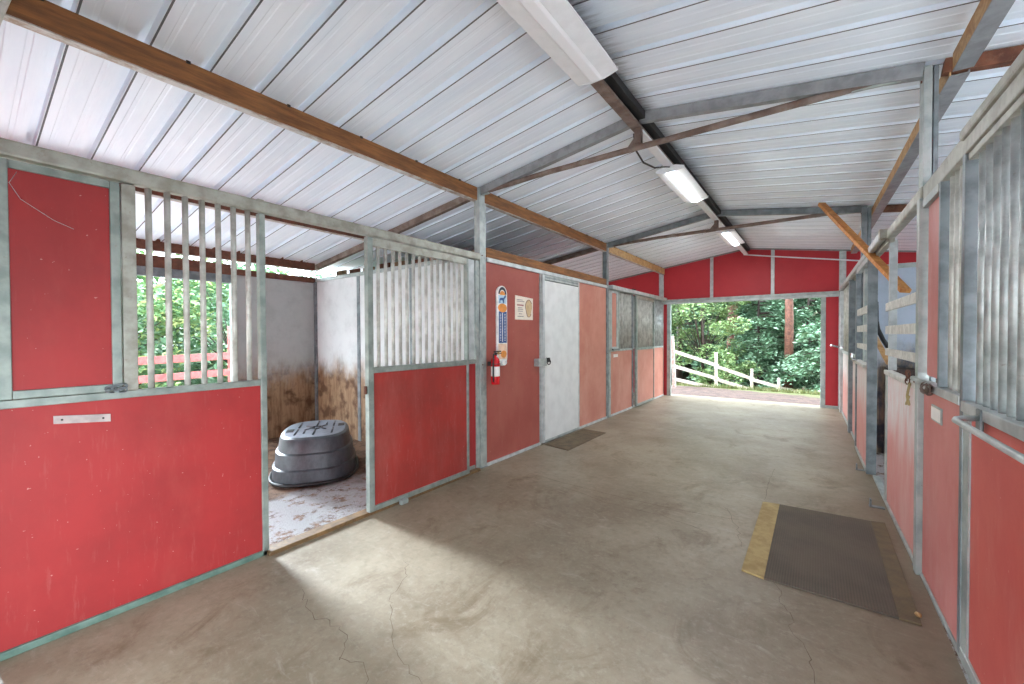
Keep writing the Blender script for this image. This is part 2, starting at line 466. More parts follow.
def post(name, label, x0, x1, y0, y1, z0, z1, mat, xf=None, group='upright steel posts of the aisle'):
    """two lipped channels back to back with a base plate"""
    cx, cy = (x0+x1)/2, (y0+y1)/2
    loc = xf((cx, cy, z0)) if xf else (cx, cy, z0)
    r = thing(name, label, 'post', loc, group)
    if xf:
        xm = x0+(x1-x0)*.62
        B('channel', mat, r, (x0, xm-.003, y0, y1, z0, z1), xf=xf); B('channel', 'galv_dark', r, (xm+.003, x1, y0+.008, y1, z0, z1-.005), xf=xf)
    else:
        B('channel', mat, r, (x0, x1, y0, cy-.002, z0, z1)); B('channel', mat, r, (x0+.006, x1-.006, cy+.002, y1, z0, z1-.005))
    B('base_plate', 'galv_dark', r, (x0-.012, x1+.006, y0-.012, y1+.012, z0, z0+.008), xf=xf)
    for zz in (1.22, 2.5, z1-.08):
        m = MB(xf); m.tube([(x1+.001 if xf is None else x0-.001, cy-.022, zz), (x1+.008 if xf is None else x0-.008, cy-.022, zz)], .008, 6); m.build('bolt', 'rusty', r)
    return r
post('steel_post', 'tall galvanised steel post left of the fire extinguisher, rising to the roof', -.085, .0, -.045, .075, 0, 3.29, 'galv')
post('steel_post', 'grey steel post rising to the roof right of the pink panel beside the white door', -.085, .0, 3.59, 3.70, 0, 3.29, 'galv_dark')
post('steel_post', 'near steel post on the right, where the long roof tie ends at a plate', 0.0, .072, -.02, .10, 0, 3.27, 'galv', xf_right)
post('steel_post', 'far steel post on the right, crossed by the leaning amber plank', 0.0, .10, 3.57, 3.69, 0, 3.27, 'galv_dark', xf_right)
post('steel_post', 'steel post at the near end of the stall front with the closed hatch', -.085, 0, -3.72, -3.63, 0, 3.29, 'galv')

def truss(label, Y, mat_r):
    r = thing('roof_truss', label, 'roof truss', (RX, Y, 3.25), 'cross trusses under the roof')
    for sx, xe in ((-1, -3.7), (1, 7.4)):
        m = MB()
        a = (RX+sx*.02, Y, roof_z(RX)-.055); x_in = 0 if sx < 0 else W
        b = (x_in, Y, roof_z(x_in)-.055)
        m.beam(a, b, .06, .09); m.build('rafter', mat_r, r, .003)
        m = MB(); c = (x_in+sx*.09, Y, roof_z(x_in+sx*.09)-.055); d = (xe, Y, roof_z(xe)-.055)
        m.beam(c, d, .06, .085)
        if sx < 0: m.build('rafter', 'truss', r, .003)
        else:
            o = m.build('rafter', 'rusty', r, .003); plab(o, 'rust-eaten outer rafter')
    xr = W - .0162*Y
    pts = [(.0, Y, 3.235), (.9, Y, 3.262), (RX, Y, 3.262), (2.8, Y, 3.262), (xr-.25, Y, 3.262)]
    plab(MB().tube(pts, .026, 10).build('tie_pipe', 'truss', r, smooth=True), 'rusty pipe tie')
    B('gusset_plate', 'galv', r, (.0, .11, Y-.012, Y+.012, 3.20, 3.31))
    m = MB(); m.prism([(xr-.36, 3.235), (xr, 3.215), (xr, 3.335), (xr-.3, 3.30)], 1, Y-.012, Y+.012); m.build('gusset_plate', 'galv', r, .003)
    m = MB(); m.box(RX-.03, RX+.03, Y-.03, Y+.03, 3.29, 3.44)
    m.prism([(RX-.11, 3.262), (RX+.03, 3.262), (RX+.03, 3.36), (RX-.03, 3.36)], 1, Y-.02, Y+.02)
    m.build('king_post', 'truss', r, .004)
truss('near roof truss, its long rusty tie pipe running to a plate on the right', 0.0, 'rafter')
truss('far roof truss whose thin dark tie runs behind the amber plank', 3.66, 'galv_dark')

def purlin(label, x, y0, y1, ztop, mat, group, d=.15, open_=-1, under='purlin_under'):
    r = thing('roof_purlin', label, 'roof purlin', (x, (y0+y1)/2, ztop-d), group)
    t = .008; xb = x+open_*.06
    B('web', mat, r, (min(x, x+open_*t), max(x, x+open_*t), y0, y1, ztop-d, ztop), bevel=.002)
    B('bottom_flange', under, r, (min(x, xb), max(x, xb), y0, y1, ztop-d-.004, ztop-d+.004), (min(xb, xb+.004), max(xb, xb+.004), y0, y1, ztop-d+.004, ztop-d+.02), bevel=0)
    B('top_flange', mat, r, (min(x, xb), max(x, xb), y0, y1, ztop-.005, ztop), bevel=0)
    # clips where the sheets are screwed down
    y = y0+.25
    while y < y1-.1:
        MB().box(x-.004, x+.009 if open_ < 0 else x+.004, y, y+.022, ztop-.012, ztop+.004).build('clip', 'dark_void', r); y += .61
    return r
G1 = 'brown purlins along the left stall fronts'
purlin('nearest length of brown purlin above the left stall, running to the top left corner', .0, -4.3, -.085, 3.272, 'purlin', G1)
purlin('middle length of brown purlin over the white door, between the two left posts', .0, .055, 3.58, 3.272, 'purlin', G1)
purlin('far length of pale brown purlin ending at the red gable', .0, 3.71, 7.27, 3.272, 'tan_wood', G1)
G2 = 'purlins over the left stall'
purlin('dark brown purlin just below the left stall top rail, seen through its bars', -1.83, -3.7, -.05, roof_z(-1.83)-.005, 'dark_brown', G2)
purlin('dark brown eave purlin at the back of the open left stall', -3.62, -3.7, -.05, roof_z(-3.62)+.03, 'dark_brown', G2)
purlin('shadowed purlin over the white door bay behind the left front', -1.83, .05, 3.6, roof_z(-1.83)-.005, 'dark_brown', G2)
G3 = 'purlins along the right stall fronts'
def purlin_r(label, y0, y1):
    r = thing('roof_purlin', label, 'roof purlin', xf_right((.15, (y0+y1)/2, 3.12)), G3)
    B('web', 'tan_wood', r, (.115, .123, y0, y1, 3.165, 3.27), bevel=.002, xf=xf_right)
    B('bottom_flange', 'rafter', r, (.115, .205, y0, y1, 3.157, 3.167), (.199, .205, y0, y1, 3.167, 3.19), bevel=0, xf=xf_right)
    return r
purlin_r('near length of right-hand purlin, tan face and wide grey underside, at the top right', -4.3, -.09)
purlin_r('far length of right-hand purlin running back towards the red gable', -.02, 6.9)

rb = thing('ridge_beam', 'dark steel ridge beam under the roof peak, carrying the three lights', 'ridge beam', (RX, 1.2, 3.43))
MB().add([], []); m = MB(); m.box(RX-.055, RX-.048, -4.3, 7.25, 3.432, 3.56); m.box(RX-.055, RX+.03, -4.3, 7.25, 3.426, 3.434)
m.box(RX-.055, RX+.03, -4.3, 7.25, 3.553, 3.56); m.box(RX+.024, RX+.03, -4.3, 7.25, 3.434, 3.45); m.build('channel', 'truss', rb)
m = MB(); m.box(RX+.0, RX+.07, -4.3, 7.25, 3.49, 3.555); plab(m.build('channel_shade', 'dark_void', rb), 'black strip painted as shade inside the open ridge channel')  # solid black strip stands in for shade inside the open channel
m = MB(); m.box(RX-.05, RX+.035, .02, 7.22, 3.405, 3.427); plab(m.build('conduit_cover', 'white_metal', rb, .004), 'white cable cover below the ridge')

# ------------------------------------------------------------------ fluorescent lights
def light(label, y0, y1, xc, z, glow):
    r = thing('fluorescent_light', label, 'ceiling light', (xc, (y0+y1)/2, z), 'fluorescent fittings along the ridge')
    # channel body, two reflector wings, end plates
    m = MB(); m.prism([(xc-.055, z-.012), (xc+.055, z-.012), (xc+.06, z+.055), (xc-.06, z+.055)], 1, y0, y1); m.build('channel_body', 'white_metal', r, .004)
    for s in (-1, 1):
        m = MB(); m.prism([(xc+s*.052, z-.004), (xc+s*.15, z+.02), (xc+s*.152, z+.006), (xc+s*.052, z-.012)], 1, y0+.005, y1-.005)
        m.build('reflector', 'white_metal', r, .002)
    for yy in (y0-.004, y1):
        m = MB(); m.prism([(xc-.15, z+.006), (xc-.05, z-.016), (xc+.05, z-.016), (xc+.15, z+.006), (xc+.15, z+.03), (xc+.06, z+.058), (xc-.06, z+.058), (xc-.15, z+.03)], 1, yy, yy+.004)
        m.build('end_plate', 'white_metal', r, .001)
    m = MB(); m.prism([(xc-.048, z-.0125), (xc+.048, z-.0125), (xc+.03, z-.026), (xc-.03, z-.026)], 1, y0+.02, y1-.02)
    m.build('diffuser', glow, r, .003)
    for yy in (y0+.2, y1-.23): MB().box(xc-.012, xc+.012, yy, yy+.03, z+.05, 3.43).build('hanger', 'galv', r)
    return r
for nm, e_ in (('lit_diffuser', 60.0), ('unlit_diffuser', 0.0)):
    t = NT(nm); t.b.inputs['Emission Color'].default_value = (.93, .97, 1, 1); t.b.inputs['Emission Strength'].default_value = e_
    M[nm] = t.done(lin((235, 237, 240)), .4)
light('nearest white fluorescent fitting, cut off by the top edge of the photo', -2.25, -1.03, 1.925, 3.345, 'unlit_diffuser')
light('middle white fluorescent fitting, between the two roof trusses', .95, 2.17, 1.87, 3.345, 'lit_diffuser')
light('farthest white fluorescent fitting, beyond the second truss', 4.3, 5.52, 1.88, 3.345, 'lit_diffuser')
m = MB(); P = [(RX-.06, .05, 3.42), (RX-.1, .2, 3.34), (RX-.09, .4, 3.28), (RX-.05, .62, 3.29), (RX-.0, .82, 3.35), (RX+.01, .95, 3.39)]
m.tube(P, .009, 8); tag(m.build('power_cable', 'black', smooth=True), 'black cable drooping from the near tie to the middle ceiling light', 'cable')
m = MB(); m.tube([(1.80, 7.24, 3.415), (2.6, 7.24, 3.27), (3.9, 7.24, 3.045)], .014, 8)
tag(m.build('conduit_pipe', 'white_metal', smooth=True), 'thin white conduit sloping across the red gable', 'conduit')
m = MB(); m.tube([(.02, -3.40, 3.42), (.02, -3.545, 3.2), (.02, -3.62, 2.9)], .022, 8)
tag(m.build('brace_pipe', 'pale_wood', smooth=True), 'pale brace at the top left corner beside the brown purlin', 'brace')

# ------------------------------------------------------------------ far gable wall
GY0, GY1 = 7.29, 7.36
wf = sroot('wall_far', (RX, 7.33, 0))
def gable(x0, x1, zb, mat='red_gable'):
    xs = [x0] + ([RX] if x0 < RX < x1 else []) + [x1]
    poly = [(x0, zb), (x1, zb)] + [(x, roof_z(x)-.005) for x in reversed(xs)]
    m = MB(); m.prism(poly, 1, GY0+.02, GY1-.02); m.build('panel', mat, wf)
gable(-3.7, -.14, 2.42); gable(-.04, 1.08, 2.44); gable(1.14, 2.34, 2.44); gable(2.40, 3.55, 2.44); gable(3.66, 7.4, 0.0)
B('panel', 'red_gable', wf, (3.32, 3.56, GY0+.02, GY1-.02, .05, 2.36))
B('panel', 'red_gable', wf, (-.04, .08, GY0+.02, GY1-.02, .0, 2.36))
B('panel', 'red_gable', wf, (-3.7, -.14, GY0+.02, GY1-.02, 0, 2.42))
m = MB()
B('post', 'galv_light', wf, (-.14, -.03, GY0-.03, GY1, 0, 3.27)); B('post', 'galv_light', wf, (3.545, 3.66, GY0-.03, GY1, 0, 3.28))
B('mullion', 'galv_light', wf, (1.075, 1.145, GY0-.01, GY1, 2.44, 3.44)); B('mullion', 'galv_light', wf, (2.335, 2.405, GY0-.01, GY1, 2.44, 3.47))
B('header', 'galv_light', wf, (-.03, 3.6, GY0-.02, GY1, 2.35, 2.455)); B('header_flange', 'galv', wf, (-.03, 3.6, GY0-.05, GY0-.021, 2.40, 2.465))
B('jamb', 'galv', wf, (.06, .15, GY0-.02, GY1, 0, 2.36)); B('jamb', 'galv', wf, (3.245, 3.33, GY0-.02, GY1, 0, 2.36))
B('sill', 'galv', wf, (3.32, 3.58, GY0-.02, GY1, 0, .055))
m = MB()
for sx, xe in ((-1, -3.7), (1, 7.4)):
    m.beam((RX, GY0, roof_z(RX)-.02), (xe, GY0, roof_z(xe)-.02), .02, .03)
m.build('trim', 'rafter', wf)
wn = sroot('wall_near_added', (RX, -4.2, 0))  # unseen end wall, added with low openings to steer light onto the roof
def gable_n(x0, x1, zb):
    xs = [x0] + ([RX] if x0 < RX < x1 else []) + [x1]
    m = MB(); m.prism([(x0, zb), (x1, zb)] + [(x, roof_z(x)-.005) for x in reversed(xs)], 1, -4.22, -4.19); m.build('panel', 'red_gable', wn)
gable_n(-3.7, 0.0, .65); gable_n(3.74, 7.4, 1.25); gable_n(.0, 1.2, 2.35); gable_n(1.24, 2.44, 2.35); gable_n(2.48, 3.74, 2.35)
B('light_block_panel', 'red_left', wn, (-.05, -.02, -4.19, -3.73, 0, 2.45)); B('light_baffle', 'galv', wn, (.01, 3.72, -4.215, -4.19, 1.5, 2.3)); B('light_block_panel', 'red_gable', wn, (.01, .7, -4.24, -4.216, 0, 2.3)); B('light_block_panel', 'red_gable', wn, (2.95, 3.72, -4.24, -4.216, 0, 2.3))  # unseen door and panels, added to block light from behind
for x in (-.05, 1.19, 2.43, 3.72): B('post', 'galv_light', wn, (x, x+.06, -4.25, -4.185, 2.36 if 1 < x < 3 else 0, 3.2))
B('header', 'galv_light', wn, (.01, 3.72, -4.25, -4.185, 2.28, 2.36))
# ------------------------------------------------------------------ left side: stall back wall, partitions
wp = sroot('wall_partition_left', (-1.83, -.02, 0))
B('board', 'partition', wp, (-3.64, -2.45, -.03, -.005, -.03, 2.47)); B('board', 'partition', wp, (-2.39, -.10, -.03, -.005, -.03, 2.47))
B('top_channel', 'galv', wp, (-3.66, -.09, -.045, .02, 2.47, 2.525)); B('stud', 'galv_dark', wp, (-2.455, -2.385, -.042, .02, -.03, 2.47))
B('stud', 'galv_dark', wp, (-3.66, -3.60, -.06, .02, -.03, 2.47)); B('stud', 'galv_dark', wp, (-1.25, -1.19, -.042, .02, -.03, 2.47))
wb = sroot('wall_back_left', (-3.66, -.65, 0))
B('board', 'backwall', wb, (-3.70, -3.665, -1.27, 0, -.03, 2.46)); B('jamb', 'galv', wb, (-3.71, -3.63, -1.29, -1.235, -.03, 2.46))
B('top_plate', 'dark_brown', wb, (-3.72, -3.63, -1.3, 0, 2.46, 2.545))
B('header', 'dark_brown', wb, (-3.72, -3.63, -3.7, -1.29, 2.45, 2.60)); B('header_rail', 'galv_dark', wb, (-3.715, -3.64, -3.7, -1.29, 2.335, 2.45))
B('outer_board', 'backwall', wb, (-3.70, -3.665, 0, 3.7, -.03, 2.55)); B('outer_board', 'backwall', wb, (-3.70, -3.665, 3.7, 7.3, 1.3, 2.55)); B('header', 'dark_brown', wb, (-3.72, -3.63, 3.7, 7.3, 2.45, 2.60))  # unseen far board stops short of the floor to let bounce light in
# timber blocking above the partition
bt = thing('timber_blocking', 'rusty brown boards in the dark gap above the white stall partition', 'boards', (-1.8, .25, 2.53))
for i in range(9):
    x = -3.4+i*.38; B('slat', 'dark_brown' if i % 2 else 'sill', bt, (x, x+.27, .20, .23, 2.52, 2.66-.01*(i % 3)))
B('slat', 'sill', bt, (-3.5, -.2, .24, .27, 2.5, 2.6))
wq = sroot('wall_middle', (-1.8, 3.66, 0)); B('board', 'dark_brown', wq, (-3.66, -.1, 3.62, 3.66, 0, 2.5))

# ------------------------------------------------------------------ left: near stall front (fixed)
FX0, FX1 = -.05, .0
sf = thing('stall_panel', 'near left stall front with red board, upright bars and closed red feed hatch', 'stall front', (0, -3.0, 0), 'stall fronts')
B('board', 'red_left', sf, (-.035, -.012, -3.62, -2.42, .035, 1.222), bevel=.001)
B('bottom_rail', 'galv_teal', sf, (-.05, .004, -3.63, -2.39, 0, .038)); B('mid_rail', 'galv_green', sf, (-.05, .004, -3.63, -2.424, 1.215, 1.256))
B('jamb_post', 'galv_green', sf, (-.05, .004, -2.424, -2.384, 0, 2.43)); B('post', 'rail', sf, (-.05, .004, -3.142, -3.08, 1.256, 2.43))
for i in range(7):
    y = -3.018+.0885*i; MB().tube([(-.022, y, 1.25), (-.022, y, 2.435)], .0165, 12).build('bar', 'bar', sf, smooth=True)
hp = MB(); hp.box(-.03, -.008, -3.55, -3.185, 1.30, 2.385); hp = hp.build('feed_hatch', 'red_left', sf)
B('hatch_frame', 'galv_green', hp, (-.045, .006, -3.605, -3.548, 1.258, 2.425), (-.045, .006, -3.19, -3.148, 1.258, 2.425), (-.045, .006, -3.548, -3.19, 1.258, 1.30), (-.045, .006, -3.548, -3.19, 2.385, 2.425))
m = MB()
rg = random.Random(2)
for k in range(9):       # heap of wound chain and wire at the hatch corner
    c = Vector((.014+rg.uniform(-.004, .01), -3.20+rg.uniform(-.02, .05), 1.272+rg.uniform(-.008, .014)))
    a, b_ = rg.uniform(.018, .035), rg.uniform(.009, .016); tl = rg.uniform(-.5, .5)
    m.tube([tuple(c+Vector((rg.uniform(-.004, .004), a*math.cos(q)*math.cos(tl)-b_*math.sin(q)*math.sin(tl), a*math.cos(q)*math.sin(tl)+b_*math.sin(q)))) for q in [i*math.pi/6 for i in range(12)]], .0035, 6, close=True)
plab(m.build('latch_chain', 'galv_dark', sf, smooth=True), 'chain wound round the hatch corner')
m = MB(); m.tube([(.008, -3.52, 2.37), (.012, -3.545, 2.31), (.01, -3.51, 2.24), (.01, -3.40, 2.16), (.009, -3.33, 2.13)], .0012, 6)
tag(m.build('tie_wire', 'galv_light', smooth=True), 'thin loose wire curling over the red feed hatch', 'wire')
npl = thing('nameplate', 'blank metal nameplate screwed to the near left red board', 'nameplate', (.0, -3.3, 1.1))
m = MB(); m.prism([(-3.415, 1.114), (-3.2, 1.092), (-3.2, 1.134), (-3.415, 1.156)], 0, -.0115, -.004); m.build('plate', 'plate', npl, .001)
for y, z in ((-3.385, 1.132), (-3.23, 1.116)): MB().tube([(-.005, y, z), (-.001, y, z)], .005, 8).build('screw', 'dark_void', npl)
tr = thing('door_track', 'long steel track across the top of the near left stall front', 'door track', (0, -1.8, 2.43), 'overhead door tracks')
B('rail', 'rail', tr, (-.05, .022, -3.72, -.05, 2.436, 2.518), bevel=.012)
for y in (-2.42, -.9): MB().box(-.03, .025, y-.02, y+.02, 2.512, 2.521).build('bracket', 'rail', tr)
# threshold of the open doorway
tag(MB().box(-.06, .045, -2.40, -.1, -.03, .03).build('threshold', 'sill', bevel=.006), 'dirty brown timber threshold in the open left stall doorway', 'threshold')

# sliding door (left, half open)
def stall_door(label, y0, y1, x0, x1, grp, red_, barm, edge=.07, far=.04, n=14, xf=None, zt=2.415):
    loc = ((x0+x1)/2, y0, .03); loc = xf(loc) if xf else loc
    r = thing('sliding_stall_door', label, 'stall door', loc, grp)
    B('stile', 'galv_green' if xf is None else 'galv', r, (x0, x1, y0, y0+edge, .03, zt), xf=xf)
    B('stile', 'galv_green' if xf is None else 'galv', r, (x0, x1, y1-far, y1, .03, zt), xf=xf)
    B('top_rail', 'rail', r, (x0, x1, y0+edge, y1-far, zt-.07, zt), xf=xf)
    B('mid_rail', 'galv_green', r, (x0, x1, y0+edge, y1-far, 1.238, 1.29), xf=xf)
    B('bottom_rail', 'galv_green', r, (x0, x1, y0+edge, y1-far, .03, .075), xf=xf)
    xm = (x0+x1)/2
    B('board', red_, r, (xm-.01, xm+.01, y0+edge-.004, y1-far+.004, .07, 1.242), bevel=.001, xf=xf)
    s = (y1-far-y0-edge)/(n+1)
    for i in range(n):
        y = y0+edge+s*(i+.85); MB(xf).tube([(xm, y, 1.285), (xm, y, zt-.065)], .0155, 10).build('bar', barm, r, smooth=True)
    return r
sd = stall_door('half-open sliding stall door left of the fire extinguisher, bars over a scratched red board', -1.59, -.305, .008, .06, 'sliding stall doors', 'red_mid', 'bar', edge=.055, far=.03)
B('floor_roller', 'galv', sd, (.062, .10, -1.28, -1.20, .004, .045)); B('catch', 'rusty', sd, (.02, .05, -1.612, -1.598, 1.06, 1.13))
s2 = thing('stall_panel', 'narrow fixed stall front strip between the half-open door and the extinguisher post', 'stall front', (-.02, -.22, 0), 'stall fronts')
B('board', 'red_left', s2, (-.035, -.012, -.40, -.09, .03, 1.24)); B('cover_plate', 'galv_light', s2, (-.04, -.006, -.28, -.14, 1.29, 2.43)); B('mid_rail', 'galv_green', s2, (-.05, .0, -.42, -.09, 1.24, 1.288))
B('post', 'galv', s2, (-.05, .0, -.12, -.06, 0, 2.43)); B('bottom_rail', 'galv_green', s2, (-.05, .0, -.42, -.14, 0.03, .07)); 

# ------------------------------------------------------------------ left: solid wall with white door
wl = sroot('wall_left', (-.03, 1.8, 0))
B('panel', 'red_faded2' if 'red_faded2' in M else 'red_mid', wl, (-.05, -.015, .078, 1.262, .03, 2.44), bevel=.001)
B('panel', 'red_faded', wl, (-.05, -.015, 2.44, 3.59, .03, 2.44), bevel=.001)
B('top_trim', 'galv_light', wl, (-.055, .012, .078, 3.59, 2.44, 2.492)); B('base_trim', 'galv_light', wl, (-.055, .008, .078, 1.26, 0, .035)); B('base_trim', 'galv_light', wl, (-.055, .008, 2.43, 3.59, 0, .035))
B('stud', 'galv', wl, (-.055, .004, 1.258, 1.285, .0, 2.44))
B('back_board', 'dark_brown', wl, (-.09, -.06, .08, 3.59, 0, 2.44))
tag(B('timber_beam', 'purlin', None, (-.07, .0, .08, 3.58, 2.497, 2.61), bevel=.006), 'rough rusty-brown beam along the top of the white door wall', 'beam')
d1 = sroot('door_1', (.01, 1.85, 0))
B('panel', 'door_white', d1, (-.02, .022, 1.30, 2.40, .03, 2.35)); B('edge_stile', 'galv_light', d1, (-.02, .03, 1.285, 1.345, .02, 2.43)); B('edge_stile', 'galv_light', d1, (-.02, .026, 2.395, 2.43, .02, 2.43))
B('head', 'galv', d1, (-.02, .028, 1.345, 2.395, 2.36, 2.43)); B('bottom_rail', 'galv', d1, (-.02, .026, 1.345, 2.395, .01, .05))
m = MB()
for i in range(26): m.box(.028, .030, 1.37+i*.039, 1.39+i*.039, 2.385, 2.41)
m.build('perforated_strip', 'galv_dark', d1)
m = MB(); m.box(-.014, .07, 1.12, 1.33, 1.13, 1.235); m.build('hasp_box', 'galv', d1, .004)
m = MB(); m.box(.03, .05, 1.30, 1.45, 1.175, 1.2); m.tube([(.06, 1.40+.045*math.cos(q), 1.18+.04*math.sin(q)) for q in [i*math.pi/5 for i in range(10)]], .007, 6, close=True); m.box(.035, .07, 1.36, 1.42, 1.19, 1.24); m.build('padlock', 'dark_void', d1, .002)

# ------------------------------------------------------------------ left far stall bay
lf = thing('stall_panel', 'far left stall front with pink boards, feed hatch and grey bars', 'stall front', (0, 4.4, 0), 'stall fronts')
B('board', 'red_faded', lf, (-.035, -.012, 3.70, 4.93, .03, 1.25)); B('bottom_rail', 'galv_light', lf, (-.05, .004, 3.70, 7.2, 0, .035))
B('mid_rail', 'galv', lf, (-.05, .004, 3.70, 4.93, 1.245, 1.285)); B('post', 'galv', lf, (-.05, .004, 3.70, 3.78, 0, 2.43)); B('post', 'galv', lf, (-.05, .004, 4.11, 4.19, 1.285, 2.43))
h2 = MB(); h2.box(-.03, -.008, 3.82, 4.07, 1.33, 2.38); h2 = h2.build('feed_hatch', 'red_faded', lf)
B('hatch_frame', 'galv_light', h2, (-.045, .01, 3.785, 3.825, 1.29, 2.42), (-.045, .01, 4.065, 4.105, 1.29, 2.42), (-.045, .01, 3.82, 4.07, 1.29, 1.335), (-.045, .01, 3.82, 4.07, 2.375, 2.42))
B('hatch_latch', 'galv_dark', h2, (.012, .05, 3.80, 4.12, 1.27, 1.30))
for i in range(9): MB().tube([(-.022, 4.24+.082*i, 1.28), (-.022, 4.24+.082*i, 2.43)], .016, 8).build('bar', 'bar', lf, smooth=True)
B('jamb_post', 'galv_dark', lf, (-.05, .004, 4.93, 5.0, 0, 2.43))
B('board', 'red_faded', lf, (-.035, -.012, 6.25, 7.2, .03, 1.25)); B('mid_rail', 'galv', lf, (-.05, .004, 6.25, 7.2, 1.245, 1.285)); B('jamb_post', 'galv_light', lf, (-.05, .004, 6.22, 6.28, 0, 2.43))
for i in range(10): MB().tube([(-.022, 6.34+.085*i, 1.28), (-.022, 6.34+.085*i, 2.43)], .0165, 8).build('bar', 'bar_right', lf, smooth=True)
B('back_board', 'galv_light', lf, (-.20, -.17, 4.2, 6.25, 1.25, 2.44))
stall_door('far left sliding stall door, pink board below grey bars', 5.02, 6.24, .012, .062, 'sliding stall doors', 'red_faded', 'bar', n=13, far=.03)
tr2 = thing('door_track', 'pale steel track over the far left stall front', 'door track', (0, 5.4, 2.43), 'overhead door tracks')
B('rail', 'galv_light', tr2, (-.05, .075, 3.72, 7.24, 2.432, 2.51), bevel=.01); B('bracket', 'dark_void', tr2, (.0, .03, 4.92, 4.95, 2.51, 2.55)); B('bracket', 'dark_void', tr2, (.0, .03, 5.04, 5.07, 2.51, 2.55))
tag(MB().box(-.0115, -.002, 3.93, 4.14, 1.13, 1.19).build('name_card', 'label_white'), 'small white card on the far left pink stall board', 'card')

# ------------------------------------------------------------------ things on the left wall
fe = thing('fire_extinguisher', 'red fire extinguisher with a white label hung beside the left post', 'fire extinguisher', (.085, .13, .97))
cx, cy = .085, .13
prof = [(.0, .980), (.049, .982), (.053, .995), (.053, 1.25), (.047, 1.28), (.03, 1.302), (.018, 1.308), (.018, 1.335)]
m = MB(); m.tube([(cx, cy, z) for r_, z in prof], [max(r_, .002) for r_, z in prof], 20); m.build('cylinder', 'ext_red', fe, smooth=True)
m = MB(); m.tube([(cx, cy, 1.08), (cx, cy, 1.195)], .0538, 24, caps=False); m.build('label', 'label_white', fe, smooth=True)
m = MB(); m.cyl((cx, cy, 1.33), .02, .03, 12); m.box(cx-.012, cx+.012, cy-.02, cy+.10, 1.365, 1.378); m.box(cx-.011, cx+.011, cy-.01, cy+.11, 1.343, 1.352); m.build('valve_handle', 'dark_void', fe, .002)
m = MB(); m.tube([(cx+.02, cy+.03, 1.352), (cx+.028, cy+.03, 1.352)], .016, 12); m.build('pressure_gauge', 'brass', fe)
m = MB(); m.tube([(cx, cy-.02, 1.345), (cx+.03, cy-.07, 1.34), (cx+.035, cy-.085, 1.25), (cx+.03, cy-.08, 1.08), (cx+.028, cy-.075, 1.02)], .009, 8); m.build('hose', 'black', fe, smooth=True)
m = MB(); m.box(-.012, .03, cy-.03, cy+.03, 1.2, 1.25); m.tube([(cx+.06*math.cos(q), cy+.06*math.sin(q), 1.225) for q in [i*math.pi/8 for i in range(16)]], .004, 6, close=True); m.build('bracket', 'dark_void', fe)

th = thing('wall_thermometer', 'tall narrow advertising thermometer with a blue panel and horse on the left wall', 'thermometer', (0, .36, 1.19))
yc, hw = .36, .10
def capsule(y_c, hw_, z0, z1, n=12):
    return [(y_c+hw_*math.cos(q), z1-hw_+hw_*math.sin(q)) for q in [i*math.pi/n for i in range(n+1)]] + [(y_c-hw_*math.cos(q), z0+hw_-hw_*math.sin(q)) for q in [i*math.pi/n for i in range(n+1)]]
m = MB(); m.prism(capsule(yc, hw, 1.185, 2.18), 0, -.012, .018); m.build('body', 's_white', th, .004)
B('sky_panel', 's_sky', th, (.018, .0195, yc-.08, yc+.08, 1.96, 2.06), bevel=0)
m = MB(); m.prism([(yc+.08*math.cos(q), 2.075+.09*math.sin(q)) for q in [i*math.pi/12 for i in range(13)]]+[(yc-.055*math.cos(q), 2.075+.055*math.sin(q)) for q in [i*math.pi/12 for i in range(13)]], 0, .018, .020); m.build('arch', 's_dark', th)
m = MB(); m.prism([(yc+.055*math.cos(q), 2.065+.05*math.sin(q)) for q in [i*math.pi/12 for i in range(13)]], 0, .018, .0205); m.build('sunset', 's_orange', th)
hs = [(-.07,2.055),(-.055,2.075),(-.04,2.05),(-.02,2.03),(.04,2.03),(.06,2.01),(.06,1.965),(.047,1.965),(.045,1.995),(.03,1.998),(.0,1.998),(-.015,1.965),(-.028,1.965),(-.03,2.0),(-.045,2.025),(-.06,2.035)]
m = MB(); m.prism([(yc-a, z) for a, z in hs][::-1], 0, .0196, .0215); m.build('horse', 's_blue', th)
m = MB(); m.prism([(yc+.09*math.cos(q), 1.905+.055*math.sin(q)) for q in [i*math.pi/12 for i in range(24)]], 0, .018, .0205); m.build('oval', 's_orange', th)
B('scale_panel', 's_blue', th, (.018, .0195, yc-.075, yc+.085, 1.47, 1.86), bevel=0)
m = MB()
for i in range(18):
    z = 1.50+i*.019; m.box(.0196, .0206, yc-.055, yc-.03, z, z+.006); m.box(.0196, .0206, yc+.035, yc+.062, z, z+.006)
m.box(.0196, .0206, yc-.008, yc+.004, 1.485, 1.845); m.build('scale_marks', 's_white', th)
B('lower_panel', 's_peach', th, (.018, .0195, yc-.085, yc+.085, 1.27, 1.46), bevel=0)
m = MB(); m.prism([(yc+.02+.06*math.cos(q), 1.33+.045*math.sin(q)) for q in [i*math.pi/8 for i in range(16)]], 0, .0196, .021); m.build('emblem', 's_orange', th)
m = MB(); m.tube([(.024, yc+.02+.05*math.cos(q), 1.225+.03*math.sin(q)) for q in [i*math.pi/8 for i in range(16)]], .008, 8, close=True); m.build('dial_ring', 'white_metal', th, smooth=True)

